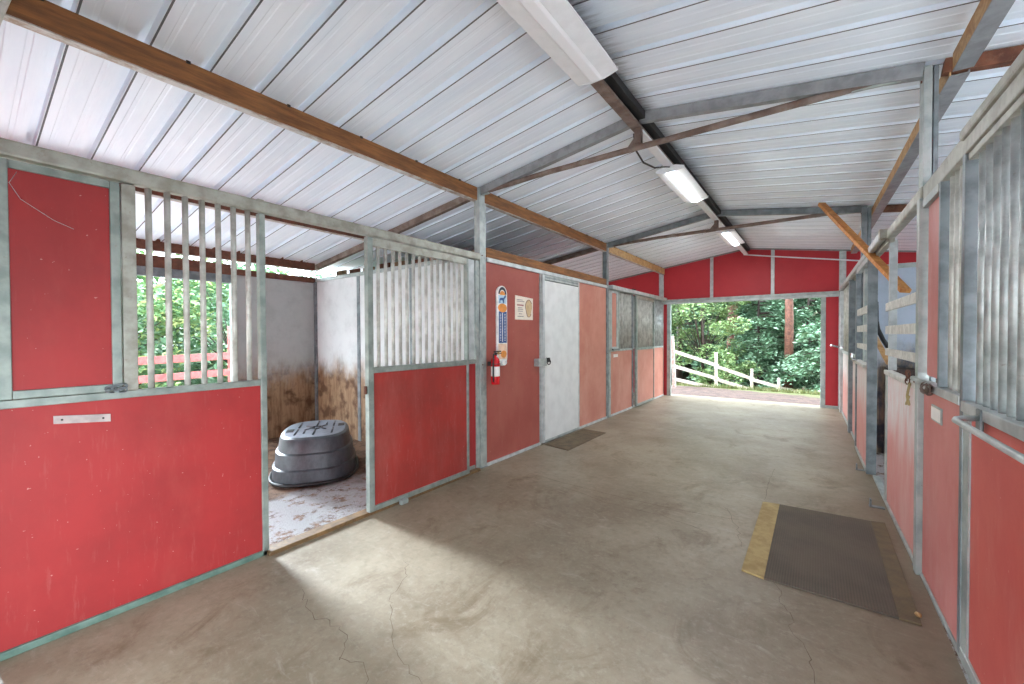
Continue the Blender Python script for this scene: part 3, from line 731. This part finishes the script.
po = thing('poster', 'small cream paper poster with a tan figure, between thermometer and white door', 'poster', (0, .88, 1.77))
m = MB(); m.prism([(.668, 1.772), (1.085, 1.775), (1.09, 2.07), (.672, 2.09)], 0, -.014, -.008); m.build('sheet', 'paper', po)
m = MB()
for z, a, b_ in ((2.035, .70, .84), (2.015, .70, .88), (1.93, .73, .83), (1.91, .73, .85), (1.885, .73, .84), (1.85, .75, .82), (1.815, .72, .86)): m.box(-.008, -.007, a, b_, z-.004, z+.004)
m.build('text_lines', 'ink', po)
m = MB(); m.box(-.008, -.007, .71, .86, 1.955, 1.975); m.build('heading', 'ink_red', po)
m = MB(); m.prism([(.985+.075*math.cos(q)*(1+.15*math.sin(3*q)), 1.93+.115*math.sin(q)) for q in [i*math.pi/12 for i in range(24)]], 0, -.008, -.0072); m.build('figure', 'tan_ink', po)
m = MB(); m.tube([(-.007, .985+.077*math.cos(q)*(1+.15*math.sin(3*q)), 1.93+.117*math.sin(q)) for q in [.6+i*math.pi/12 for i in range(20)]], .004, 5); m.build('figure_outline', 'brown_ink', po)

# ------------------------------------------------------------------ tub in the stall
tu = thing('feed_trough', 'upturned oval black rubber trough on the dirt of the open stall', 'trough', (-1.65, -1.2, -.035))
td = Vector((-.83, .557, 0)); tn = Vector((.557, .83, 0))
def ring(a, b_, z, n=56, e=2.9):
    out = []
    for i in range(n):
        q = 2*math.pi*i/n; c, s = math.cos(q), math.sin(q)
        x = a*math.copysign(abs(c)**(2/e), c); y = b_*math.copysign(abs(s)**(2/e), s)
        p_ = Vector((-1.635, -1.14, z)) + td*x*.95 + tn*y*.94; out.append(tuple(p_))
    return out
def loft(mb, rings, cap=True):
    n = len(rings[0]); vs = [v for r_ in rings for v in r_]; fs = []
    for j in range(len(rings)-1):
        for i in range(n): fs.append((j*n+i, j*n+(i+1)%n, (j+1)*n+(i+1)%n, (j+1)*n+i))
    if cap: fs.append(tuple(range((len(rings)-1)*n, len(rings)*n)))
    mb.add(vs, fs)
z0 = -.015
m = MB(); loft(m, [ring(.635, .465, z0), ring(.632, .462, z0+.15), ring(.62, .452, z0+.16), ring(.605, .437, z0+.165), ring(.592, .425, z0+.31), ring(.578, .413, z0+.32), ring(.562, .40, z0+.325),
                   ring(.545, .385, z0+.44), ring(.53, .372, z0+.47), ring(.50, .345, z0+.485)], True); m.build('shell', 'tub', tu, smooth=False)
tu_shell = tu.children[0]
for pgn in tu_shell.data.polygons: pgn.use_smooth = True
tu_shell.data.set_sharp_from_angle(angle=.45)
m = MB(); loft(m, [ring(.50, .345, z0+.486), ring(.485, .33, z0+.489)], True); plab(m.build('base', 'tub_top_lit', tu), 'base of the trough, painted pale as if lit')
m = MB(); m.tube(ring(.655, .485, z0+.02, 64), .018, 8, close=True); m.build('rim', 'black', tu, smooth=True)
m = MB()
def loc2(x, y, z): return tuple(Vector((-1.635, -1.14, z)) + td*x*.95 + tn*y*.94)
for pts in ([(-.36,-.2),(-.05,-.2)], [(.05,-.2),(.36,-.2)], [(-.4,.0),(-.1,.0)], [(.1,.0),(.4,.0)], [(-.36,.2),(-.05,.2)], [(.05,.2),(.36,.2)], [(-.12,-.12),(.0,-.02)], [(.12,.12),(.0,.02)], [(-.12,.12),(.0,.02)], [(.12,-.12),(.0,-.02)], [(-.3,-.11),(-.16,-.11)], [(.3,.11),(.16,.11)]):
    m.tube([loc2(x, y, z0+.49) for x, y in pts], .010, 6)
m.tube([loc2(.07*math.cos(q), .07*math.sin(q), z0+.49) for q in [i*math.pi/8 for i in range(16)]], .009, 6, close=True)
m.build('rib', 'tub', tu, smooth=True)
for sgn in (-1, 1):
    m = MB(); vs = [loc2(.1*sgn+a, .285*sgn+b_, z) for z in (z0+.475, z0+.495) for a, b_ in ((-.07, -.03), (.07, -.03), (.07, .045), (-.07, .045))]
    m.add(vs, [(3,2,1,0),(4,5,6,7),(0,1,5,4),(1,2,6,5),(2,3,7,6),(3,0,4,7)]); m.build('hand_hole', 'black', tu)

# ------------------------------------------------------------------ mats
mt = thing('rubber_mat', 'grey ribbed rubber mat with yellow end strip on the concrete, right foreground', 'mat', (3.2, .05, 0))
def quad(name, pts, z, mat, parent):
    m = MB(); n = len(pts); m.add([(x, y, .0) for x, y in pts]+[(x, y, z) for x, y in pts], [tuple(range(n))[::-1], tuple(range(n, 2*n))]+[(i, (i+1)%n, n+(i+1)%n, n+i) for i in range(n)])
    return m.build(name, mat, parent, .002)
quad('field', [(2.905, -.682), (3.54, -.685), (3.54, .775), (2.905, .742)], .012, 'mat', mt)
quad('end_strip', [(2.775, -.655), (2.905, -.682), (2.905, .742), (2.775, .72)], .013, 'mat_yellow', mt)
plab(quad('end_strip', [(3.54, -.685), (3.63, -.685), (3.63, .80), (3.54, .775)], .013, 'mat_worn', mt), 'worn brownish yellow end strip')
d_ = thing('doormat', 'small brown doormat on the concrete in front of the white door', 'mat', (.25, 1.9, 0))
quad('field', [(.065, 1.31), (.45, 1.24), (.45, 2.455), (.065, 2.495)], .011, 'doormat', d_); quad('edging', [(.045, 1.29), (.47, 1.215), (.47, 2.475), (.045, 2.52)], .007, 'crack', d_)

# ------------------------------------------------------------------ right stall line
R = xf_right
rf = thing('stall_panel', 'narrow right stall front beside the chained post, pink boards and mottled bars', 'stall front', R((.02, -.5, 0)), 'stall fronts')
B('board', 'red_right', rf, (.012, .035, -.852, -.05, .03, 1.23), bevel=.001, xf=R)
B('upper_board', 'red_right', rf, (.02, .04, -.43, -.08, 1.30, 2.36), bevel=.001, xf=R)
B('bottom_rail', 'galv', rf, (.004, .05, -3.6, -.05, 0, .022), xf=R)
B('mid_rail', 'galv_light', rf, (-.004, .05, -.852, -.05, 1.215, 1.262), xf=R)
B('hatch_stile', 'galv_dark', rf, (.0, .075, -.462, -.43, 1.262, 2.41), xf=R); B('hatch_top', 'galv', rf, (-.004, .05, -.43, -.05, 2.36, 2.41), xf=R)
for i in range(4):
    y = -.53-.09*i; MB(R).tube([(.04, y, 1.255), (.04, y, 2.42)], .0165, 10).build('bar', 'bar', rf, smooth=True)
# door nearest the camera
rd = thing('sliding_stall_door', 'nearest right stall door with bright bars, red board and a blanket bar', 'stall door', R((-.03, -2.0, .03)), 'sliding stall doors')
x0, x1 = .0, .048
B('stile', 'galv_dark', rd, (x0, x1, -.90, -.855, .03, 2.41), xf=R); B('stile', 'galv', rd, (x0, x1, -2.62, -2.56, .03, 2.41), xf=R)
B('top_rail', 'rail', rd, (x0+.01, x1, -2.56, -.90, 2.37, 2.405), xf=R); B('mid_rail', 'galv_light', rd, (x0-.006, x1, -2.56, -.90, 1.195, 1.245), xf=R); B('bottom_rail', 'galv', rd, (x0, x1, -2.56, -.90, .03, .07), xf=R)
B('board', 'red_near', rd, (x0+.012, x1-.012, -2.565, -.985, .065, 1.2), bevel=.001, xf=R); B('edge_plate', 'galv', rd, (x0+.004, x0+.011, -.985, -.897, .065, 1.2), bevel=0, xf=R)
for i in range(17):
    y = -1.0-.088*i; MB(R).tube([(.04, y, 1.24), (.04, y, 2.375)], .0185, 14).build('bar', 'bar_right', rd, smooth=True)
bb = MB(R); yb0, yb1, zb = -1.17, -2.3, 1.192
bb.tube([(x0-.005, yb0, zb+.012), (-.058, yb0, zb+.006), (-.076, yb0-.006, zb+.003), (-.083, yb0-.028, zb), (-.083, yb1+.03, zb), (-.076, yb1+.006, zb), (-.058, yb1, zb), (x0-.005, yb1, zb)], .0125, 12)
bb = bb.build('blanket_bar', 'galv_light', rd, smooth=True)
for yy in (yb0, yb1): B('mount', 'galv_dark', bb, (x0-.012, x0, yy-.03, yy+.03, zb-.04, zb+.05), xf=R)
# tracks
t3 = thing('door_track', 'weathered double track over the nearest right stall fronts', 'door track', R((0, -1.8, 2.43)), 'overhead door tracks')
B('rail', 'rail', t3, (-.014, .012, -4.15, -.86, 2.475, 2.528), bevel=.012, xf=R); B('header', 'rail', t3, (0.0, .06, -4.15, -.03, 2.405, 2.505), bevel=.006, xf=R)
t4 = thing('door_track', 'right-hand track over the boarded doors, pale and sunlit at its far end', 'door track', R((0, 3.5, 2.43)), 'overhead door tracks')
B('rail', 'rail', t4, (-.01, .05, -.03, 1.36, 2.425, 2.51), bevel=.012, xf=R); B('rail', 'galv_light', t4, (-.055, .0, 1.36, 7.05, 2.44, 2.515), bevel=.012, xf=R)
B('header', 'rail', t4, (0.005, .05, 1.36, 7.2, 2.40, 2.475), bevel=.006, xf=R); B('joint_bracket', 'rail', t4, (-.06, .005, 1.33, 1.41, 2.435, 2.52), xf=R)
# half door with boards above
hd = thing('boarded_stall_panel', 'right stall front with a bleached lower board and three pale boards above', 'stall front', R((.02, .7, 0)), 'stall fronts')
B('board', 'red_bleached', hd, (.01, .035, .10, 1.36, .03, 1.19), bevel=.001, xf=R)
B('top_ledge', 'pale_wood', hd, (-.01, .05, .09, 1.44, 1.19, 1.228), xf=R); B('post', 'galv', hd, (.0, .05, 1.36, 1.43, .03, 1.19), xf=R)
B('upright', 'galv_light', hd, (.02, .075, 1.40, 1.45, 1.228, 2.42), xf=R); B('bottom_rail', 'galv', hd, (-.004, .05, .09, 2.2, 0, .03), xf=R)
B('front_post', 'galv', hd, (-.018, .03, -.045, .03, .0, 2.43), xf=R)
for z, dz in ((1.772, .075), (1.56, .075), (1.365, .065)):
    m = MB(R); m.box(.0, .019, .05, 1.46, z, z+dz); m.build('slat', 'pale_wood', hd, .004)
# half-open sliding door farther on
rs = thing('boarded_stall_door', 'farther right sliding door with dark edge stile and pale slats above', 'stall door', R((-.05, 2.9, .03)), 'sliding stall doors')
x0, x1 = -.06, -.01
B('stile', 'galv_dark', rs, (-.055, .03, 2.24, 2.29, .02, 2.43), xf=R); B('stile', 'galv_dark', rs, (x0, x1, 3.44, 3.52, .03, 2.42), xf=R)
B('board', 'red_bleached', rs, (x0+.015, x1-.015, 2.29, 3.44, .06, 1.19), bevel=.001, xf=R); B('bottom_rail', 'galv', rs, (x0, x1, 2.29, 3.44, .03, .07), xf=R)
B('top_ledge', 'pale_wood', rs, (x0-.03, x1, 2.29, 3.5, 1.19, 1.225), xf=R); B('top_rail', 'galv_light', rs, (x0, x1, 2.29, 3.44, 2.36, 2.42), xf=R)
for z, dz in ((1.80, .085), (1.59, .08), (1.38, .065)): B('slat', 'pale_wood', rs, (x0+.01, x1-.01, 2.29, 3.5, z, z+dz), xf=R)
B('inner_upright', 'galv', rs, (x0+.03, x1+.02, 2.85, 2.98, 1.225, 2.36), xf=R)
m = MB(R); m.box(x0-.06, x0-.01, 3.1, 3.5, 1.225, 1.245); m.tube([(x0-.045, 3.42, 1.245), (x0-.045, 3.42, 1.31)], .02, 10); m.build('door_latch', 'chrome', rs, .003)
# last right bay
rl = thing('stall_panel', 'last right stall front before the red strip, seen almost edge-on', 'stall front', R((0, 5.4, 0)), 'stall fronts')
B('jamb_post', 'galv_dark', rl, (-.05, .03, 4.70, 4.84, 0, 2.42), xf=R); B('post', 'galv_light', rl, (-.02, .04, 3.72, 3.80, 0, 2.42), xf=R)
B('board', 'red_bleached', rl, (.0, .025, 3.80, 4.70, .03, 1.2), xf=R); B('board', 'red_bleached', rl, (.0, .025, 4.84, 6.8, .03, 1.2), xf=R)
B('mid_rail', 'galv_light', rl, (-.02, .04, 3.80, 4.70, 1.2, 1.25), xf=R); B('mid_rail', 'galv_light', rl, (-.02, .04, 4.84, 6.8, 1.2, 1.25), xf=R); B('end_post', 'galv_light', rl, (-.045, .04, 6.8, 6.95, 0, 2.42), xf=R)
for i in range(8): MB(R).tube([(.01, 5.0+i*.22, 1.25), (.01, 5.0+i*.22, 2.42)], .02, 8).build('bar', 'bar', rl, smooth=True)
B('bottom_rail', 'galv', rl, (-.02, .04, 3.72, 6.95, 0, .03), xf=R)
m = MB(R); m.tube([(-.045, 6.7, 1.30), (-.20, 6.6, 1.345)], .02, 8); m.tube([(-.045, 6.55, 1.30), (-.02, 6.7, 1.30)], .03, 8)
m.build('gate_handle', 'chrome', rl)
# walls of the right stalls
wr = sroot('wall_partition_right', (5.5, 3.64, 0))
B('board', 'blue_board', wr, (3.78, 7.36, 3.63, 3.66, -.03, 2.42)); B('top_channel', 'galv', wr, (3.78, 7.36, 3.61, 3.68, 2.42, 2.48))
w2 = sroot('wall_partition_near', (5.5, 0, 0))
B('board', 'partition', w2, (3.83, 7.36, .01, .04, -.03, 2.42)); B('top_channel', 'galv', w2, (3.83, 7.36, -.005, .055, 2.42, 2.48))
wo = sroot('wall_right_outer', (7.4, 2, 0))
B('board', 'backwall', wo, (7.37, 7.42, -3.7, 7.3, 1.3, 2.7)); B('jamb', 'galv', wo, (7.37, 7.42, -.05, .05, 0, 1.3)); B('jamb', 'galv', wo, (7.37, 7.42, 3.6, 3.7, 0, 1.3))  # unseen outer wall, left open below so bounce light reaches the roof
# planks, cable
m = MB(); a = Vector((3.215, 3.40, 3.35)); b_ = Vector((3.845, 1.62, 1.965)); m.beam(a, b_, .04, .085, up=(1, .9, .2))
pl = tag(m.build('timber_plank', 'plank', bevel=.004), 'long amber timber plank leaning across the right corner, top near the roof', 'plank')
m = MB(); m.beam((3.725, 2.8, 1.54), (3.86, 2.8, 1.21), .03, .055, up=(1, 0, .3)); tag(m.build('timber_offcut', 'tan_wood', bevel=.004), 'short tan board in the dark gap of the right doorway', 'board')
m = MB(); m.tube([(3.745, 2.9, 1.95), (3.75, 2.9, 1.72), (3.765, 2.9, 1.62), (3.81, 2.9, 1.5), (3.86, 2.9, 1.40)], .024, 8); tag(m.build('rubber_strap', 'black', smooth=True), 'black strap hanging in the dark gap of the right doorway', 'strap')
# lower dark clutter seen through the doorway
kb = tag(MB().box(3.9, 5.2, 3.54, 3.62, -.03, 1.12).build('kick_board', 'bark_dark', bevel=.01), 'dark dirty kick board at the back of the right doorway gap', 'board')
# chain, rope, card on the right
ch = thing('latch_chain', 'rusty bolt and chain wound on the near right post ledge', 'chain', R((-.03, -.1, 1.27)))
m = MB(R)
for k in range(8):
    c = (-.022+rg.uniform(-.012, .012), -.33+rg.uniform(-.04, .04), 1.245+rg.uniform(-.02, .02)); q0 = rg.uniform(0, 3)
    m.tube([(c[0]+.022*math.cos(q)*math.cos(q0), c[1]+.022*math.cos(q)*math.sin(q0), c[2]+.026*math.sin(q)) for q in [i*math.pi/5 for i in range(10)]], .005, 6, close=True)
m.build('links', 'truss', ch, smooth=True)
m = MB(R); m.tube([(-.022, -.36, 1.262), (-.022, .06, 1.268)], .016, 10); m.build('bolt', 'galv', ch, smooth=True)
m = MB(R)
for k in range(6):
    c = (-.02+rg.uniform(-.012, .012), .2+rg.uniform(-.04, .05), 1.25+rg.uniform(-.02, .05)); q0 = rg.uniform(0, 3)
    m.tube([(c[0]+.02*math.cos(q)*math.cos(q0), c[1]+.02*math.cos(q)*math.sin(q0), c[2]+.024*math.sin(q)) for q in [i*math.pi/5 for i in range(10)]], .004, 6, close=True)
m.build('loop', 'rusty', ch, smooth=True)
rp = thing('rope_tie', 'frayed yellow rope end hanging on the bleached right stall board', 'rope', R((-.01, .25, 1.05)))
m = MB(R); m.tube([(-.016, .2, 1.22), (-.02, .23, 1.17), (-.018, .28, 1.12), (-.02, .2, 1.07)], .008, 6); m.build('strand', 'rope', rp, smooth=True)
m = MB(R); m.tube([(-.022, .19, 1.13), (-.02, .3, 1.06)], .007, 6); m.build('frayed_end', 'rope', rp, smooth=True)
nc = thing('name_card', 'white card in a metal holder on the pink right stall board', 'card', R((.0, -.4, 1.08)))
B('card', 'label_white', nc, (.002, .0055, -.485, -.295, 1.065, 1.135), bevel=0, xf=R); B('holder', 'galv', nc, (.0058, .0118, -.50, -.28, 1.055, 1.145), bevel=0, xf=R)
for i, y in enumerate((1.2, 2.45)):
    g_ = thing('floor_guide', ('small steel floor guide at the foot of the right doorway, nearer one', 'small steel floor guide at the foot of the right doorway, farther one')[i], 'floor guide', R((-.09, y, 0)), 'door guides on the concrete')
    B('base', 'galv_dark', g_, (-.13, -.02, y-.03, y+.03, 0, .008), xf=R); B('upright', 'galv_dark', g_, (-.125, -.112, y-.025, y+.025, .008, .07), xf=R)

m = MB(); vs = []; rp_ = random.Random(5)
n_, k_ = 8, 5
for j in range(k_):
    a = math.pi*j/(k_-1)
    for i in range(n_):
        q = 2*math.pi*i/n_; w_ = 1+rp_.uniform(-.15, .15)
        vs.append((3.625+.016*math.sin(a)*math.cos(q)*w_, -.62+.02*math.sin(a)*math.sin(q)*w_, .027-.013*math.cos(a)))
m.add(vs, [(j*n_+i, j*n_+(i+1)%n_, (j+1)*n_+(i+1)%n_, (j+1)*n_+i) for j in range(k_-1) for i in range(n_)])
tag(m.build('pebble', 'tan_wood', smooth=True), 'small tan pebble on the near corner of the grey rubber mat', 'pebble')
# ------------------------------------------------------------------ outdoors
def leaf_quads(mb, P, size, rr, flat=.5, droop=None):
    for p_ in P:
        s = size*rr.uniform(.6, 1.3)
        n = Vector((rr.gauss(0, 1)*flat, rr.gauss(0, 1)*flat, 1)).normalized()
        a = Vector((rr.gauss(0, 1), rr.gauss(0, 1), rr.gauss(0, .3)))
        a = (a-n*a.dot(n)).normalized(); b = n.cross(a)
        c = Vector(p_)
        o = len(mb.v)
        mb.v += [tuple(c-a*s), tuple(c+b*s*.45), tuple(c+a*s-n*s*.25), tuple(c-b*s*.45)]
        mb.f.append((o, o+1, o+2, o+3)); mb.mi.append(0)
def finish_leaf(mb, name, mat, parent, kind=None):
    o = mb.build(name, mat, parent)
    if kind: o['kind'] = kind
    return o

def conifer(label, x, y, zb, h, r0, crown0, spread, nb, seed, mat='leaf_cedar', bark='bark', leaf=.10, per=70):
    rr = random.Random(seed)
    t_ = thing('conifer_tree', label, 'tree', (x, y, zb), 'forest trees beyond the far opening')
    m = MB(); m.tube([(x, y, zb-.2), (x+.02, y, zb+h*.3), (x-.02, y, zb+h*.7), (x, y, zb+h)], [r0*1.15, r0, r0*.75, r0*.3], 14); m.build('trunk', bark, t_, smooth=True)
    m = MB(); bm_ = MB()
    for i in range(nb):
        z = zb+crown0+(h-crown0)*((i+rr.random())/nb); an = rr.uniform(0, 2*math.pi)
        L = spread*(1-.45*(z-zb)/h)*rr.uniform(.65, 1.1)
        d = Vector((math.cos(an), math.sin(an), 0)); P = []
        s0 = Vector((x, y, z)); sd_ = Vector((-d.y, d.x, 0))
        pts = []
        for k in range(6):
            u = k/5; pts.append(tuple(s0+d*L*u+Vector((0, 0, -.32*L*u*u+.1*L*u))))
        bm_.tube(pts, [.03, .026, .02, .015, .01, .006], 5)
        for k in range(per):
            u = rr.uniform(.15, 1)**.8; w = (.10+.34*math.sin(math.pi*min(1, u*.95)))*L*.55
            c = s0+d*L*u+Vector((0, 0, -.32*L*u*u+.1*L*u)); off = rr.gauss(0, .55)*w
            P.append(c+sd_*off+Vector((0, 0, -abs(off)*.28+rr.gauss(0, .05))))
        leaf_quads(m, P, leaf, rr, .45)
    bm_.build('boughs', bark, t_); finish_leaf(m, 'foliage', mat, t_)
    return t_
def broadleaf(label, x, y, zb, h, rx, seed, mat='leaf_maple', n=4200, leaf=.07, name='broadleaf_tree', cat='tree', grp='forest trees beyond the far opening', z0=.2, bark='bark_dark'):
    rr = random.Random(seed)
    t_ = thing(name, label, cat, (x, y, zb), grp)
    m = MB(); m.tube([(x, y, zb-.2), (x+.05, y+.03, zb+h*.4), (x-.03, y, zb+h*.8)], [.07, .05, .02], 8)
    cl = []
    for i in range(26):
        an = rr.uniform(0, 2*math.pi); q = rr.random()**.5
        c = Vector((x+rx*q*math.cos(an), y+rx*q*math.sin(an), zb+h*(z0+(1-z0)*rr.random()))); cl.append((c, rr.uniform(.28, .5)*rx*.8))
        m.tube([(x, y, zb+h*.25), tuple((Vector((x, y, zb+h*.3))+c)/2), tuple(c)], [.018, .012, .006], 5)
    m.build('trunk', bark, t_, smooth=True)
    m = MB(); P = []
    for i in range(n):
        c, r_ = rr.choice(cl); v = Vector((rr.gauss(0, 1), rr.gauss(0, 1), rr.gauss(0, 1))).normalized()*r_*rr.uniform(.5, 1)**.5
        P.append(c+Vector((v.x, v.y, v.z*.7)))
    leaf_quads(m, P, leaf, rr, .6); finish_leaf(m, 'foliage', mat, t_)
    return t_
conifer('big reddish redwood trunk right of centre through the far opening', 2.42, 13.0, -.7, 9, .125, 4.2, 2.4, 16, 1, per=120)
conifer('second reddish trunk left of the big one through the far opening', .30, 16.0, -1.1, 9, .22, 4.6, 2.4, 16, 2, per=130)
conifer('drooping blue-green cedar at the right edge of the far opening', 4.1, 11.9, -.6, 4.6, .07, .2, 2.5, 60, 3, bark='bark_dark', leaf=.075, per=260)
conifer('drooping cedar filling the middle of the far opening', 1.45, 14.2, -1.0, 4.6, .06, .2, 2.3, 60, 4, bark='bark_dark', leaf=.075, per=260)
conifer('cedar standing between the two reddish trunks', 1.1, 18.0, -1.4, 6, .10, .2, 3.2, 70, 5, 'leaf_dark', 'bark_dark', leaf=.14, per=150)
conifer('dark cedar behind the big reddish trunk', 3.3, 17.0, -1.4, 6, .10, .2, 3.2, 70, 6, 'leaf_dark', 'bark_dark', leaf=.14, per=150)
conifer('dark slim trunk behind the leaning fence post', -1.6, 15.0, -.3, 6, .12, 1.6, 2.4, 30, 7, 'leaf_dark', 'bark_dark', per=120)
conifer('deep forest conifer far right behind the cedars', 6.2, 20.0, -1, 7, .14, .2, 4.0, 80, 8, 'leaf_dark', 'bark_dark', leaf=.2, per=150)
conifer('deep forest conifer far behind the second trunk', -1.0, 21.5, 0.0, 7, .14, .2, 4.2, 80, 9, 'leaf_dark', 'bark_dark', leaf=.2, per=150)
conifer('deep forest conifer far left behind the maple', -4.8, 20.0, 0.0, 7, .14, .2, 4.0, 80, 10, 'leaf_dark', 'bark_dark', leaf=.2, per=150)
conifer('deep forest conifer far behind the centre of the opening', 2.6, 23.0, .3, 7, .14, .2, 4.4, 80, 11, 'leaf_dark', 'bark_dark', leaf=.22, per=150)
conifer('blue-green cedar leaning over the lower end of the white fence', 2.95, 14.6, -1.0, 4.4, .06, .2, 2.2, 56, 12, bark='bark_dark', leaf=.075, per=240)
broadleaf('yellow-green maple over the fence at the left of the far opening', -.2, 12.6, -.3, 3.9, 1.5, 21, n=9000, leaf=.06, z0=.25)
broadleaf('tall yellow-green maple behind the leaning white fence post', -2.3, 13.0, -.2, 4.2, 1.6, 22, n=9000, leaf=.06, z0=.25)
broadleaf('low bright shrub below the white rails', .6, 12.4, -.9, 1.6, .9, 23, 'leaf_maple', n=3600, leaf=.05, name='shrub', cat='shrub', grp='shrubs below the fence')
broadleaf('low green shrub at the foot of the big reddish trunk', 3.3, 13.2, -1.0, 1.5, .8, 24, 'leaf_cedar', n=3600, leaf=.05, name='shrub', cat='shrub', grp='shrubs below the fence')
# left of the stall
broadleaf('tall sunlit bush outside the stall opening, left part', -7.6, -2.2, -.05, 3.1, 1.6, 31, 'leaf_shrub', n=7000, leaf=.075, name='bush', cat='bush', grp='bushes outside the left stall', z0=.05)
broadleaf('tall sunlit bush outside the stall opening, right part', -7.9, .4, -.05, 3.2, 1.7, 32, 'leaf_shrub', n=7000, leaf=.075, name='bush', cat='bush', grp='bushes outside the left stall', z0=.05)
broadleaf('green bush behind the others outside the stall opening', -10.0, -1.0, -.05, 3.2, 2.6, 33, 'leaf_cedar', n=7000, leaf=.11, name='bush', cat='bush', grp='bushes outside the left stall', z0=.05)
broadleaf('big green bush at the far side outside the stall opening', -10.5, 2.6, -.05, 3.3, 2.6, 34, 'leaf_cedar', n=6000, leaf=.11, name='bush', cat='bush', grp='bushes outside the left stall', z0=.05)
broadleaf('pale bush at the near side outside the stall opening', -8.6, -4.4, -.05, 3.0, 1.9, 35, 'leaf_shrub', n=5000, leaf=.09, name='bush', cat='bush', grp='bushes outside the left stall', z0=.05)
# fences
fw_ = thing('rail_fence', 'weathered white three-rail fence running downhill beyond the far opening', 'fence', (.5, 10, -.05))
FP = [(-.22, 9.0, 1.53), (.72, 10.1, 1.022), (1.625, 10.5, .534), (2.256, 11.3, .233), (2.863, 12.2, -.076)]
RZs = [(1.086, .642, .257), (.612, .216, -.088), (.22, -.125, -.40), (-.058, -.379, -.62), (-.297, -.596, -.8)]
for i, (x, y, zt) in enumerate(FP):
    m = MB(); lean = -.05 if i == 0 else 0
    m.beam((x-lean*.5, y, gz(x, y)-.3), (x+lean, y, zt), .085 if i == 0 else .07, .085, up=(0, 1, 0)); m.build('post', 'fence_white', fw_, .006)
for i in range(4):
    (xa, ya, _), (xb, yb, _) = FP[i], FP[i+1]
    for k in range(3):
        m = MB(); m.beam((xa-.05, ya+.06, RZs[i][k]), (xb+.05, yb+.06, RZs[i+1][k]), .028, .10); m.build('rail', 'fence_white', fw_, .004)
fl2 = thing('paddock_fence', 'pinkish red two-rail fence outside the stall opening', 'fence', (-5.5, -1, -.05))
for y in (-3.6, -.62, 2.2):
    B('post', 'fence_red', fl2, (-5.56, -5.47, y-.05, y+.05, -.3, 1.75), bevel=.006)
for z0_, z1_ in ((1.12, 1.245), (.83, .945), (.45, .57)):
    m = MB(); m.beam((-5.45, -4.2, (z0_+z1_)/2-.06), (-5.45, 2.6, (z0_+z1_)/2+.12), .035, z1_-z0_); m.build('rail', 'fence_red', fl2, .004)
# grass at the crest
m = MB(); rr = random.Random(77)
for i in range(5200):
    x = rr.uniform(-3, 6); y = 9.6-.12*x+abs(rr.gauss(0, .45)); z = gz(x, min(max(y, 7.5), 11))
    h = rr.uniform(.05, .14); an = rr.uniform(0, 6.28); w = .008
    dx, dy = math.cos(an), math.sin(an); lx, ly = rr.gauss(0, .04), rr.gauss(0, .04)
    m.add([(x-dx*w, y-dy*w, z-.03), (x+dx*w, y+dy*w, z-.03), (x+lx, y+ly, z+h)], [(0, 1, 2)])
go = m.build('grass', 'grass'); tag(go, 'sunlit grass along the crest beyond the far opening', 'grass'); go['kind'] = 'stuff'

# ------------------------------------------------------------------ light
w = bpy.data.worlds.new('world'); SC.world = w; w.use_nodes = True; nt = w.node_tree
bg = nt.nodes['Background']; bg.inputs['Color'].default_value = (.80, .91, 1.0, 1); bg.inputs['Strength'].default_value = 5.2
sl = bpy.data.lights.new('sun', 'SUN'); so = bpy.data.objects.new('sun', sl); C.objects.link(so)
sl.energy = 10.5; sl.angle = math.radians(11); sl.color = (.78, .89, 1)
so.rotation_euler = Vector((1.0, -.03, -.41)).to_track_quat('-Z', 'Y').to_euler(); so.location = (0, 0, 12)

SC.view_settings.view_transform = 'Standard'; SC.view_settings.look = 'None'; SC.view_settings.gamma = 1
SC.view_settings.use_curve_mapping = False; SC.view_settings.exposure = 1.12
SC.cycles.max_bounces = 8; SC.cycles.diffuse_bounces = 6; SC.cycles.use_denoising = True
SC.cycles.sample_clamp_indirect = 8
for o in list(bpy.data.objects):
    if '_o' in o: del o['_o']
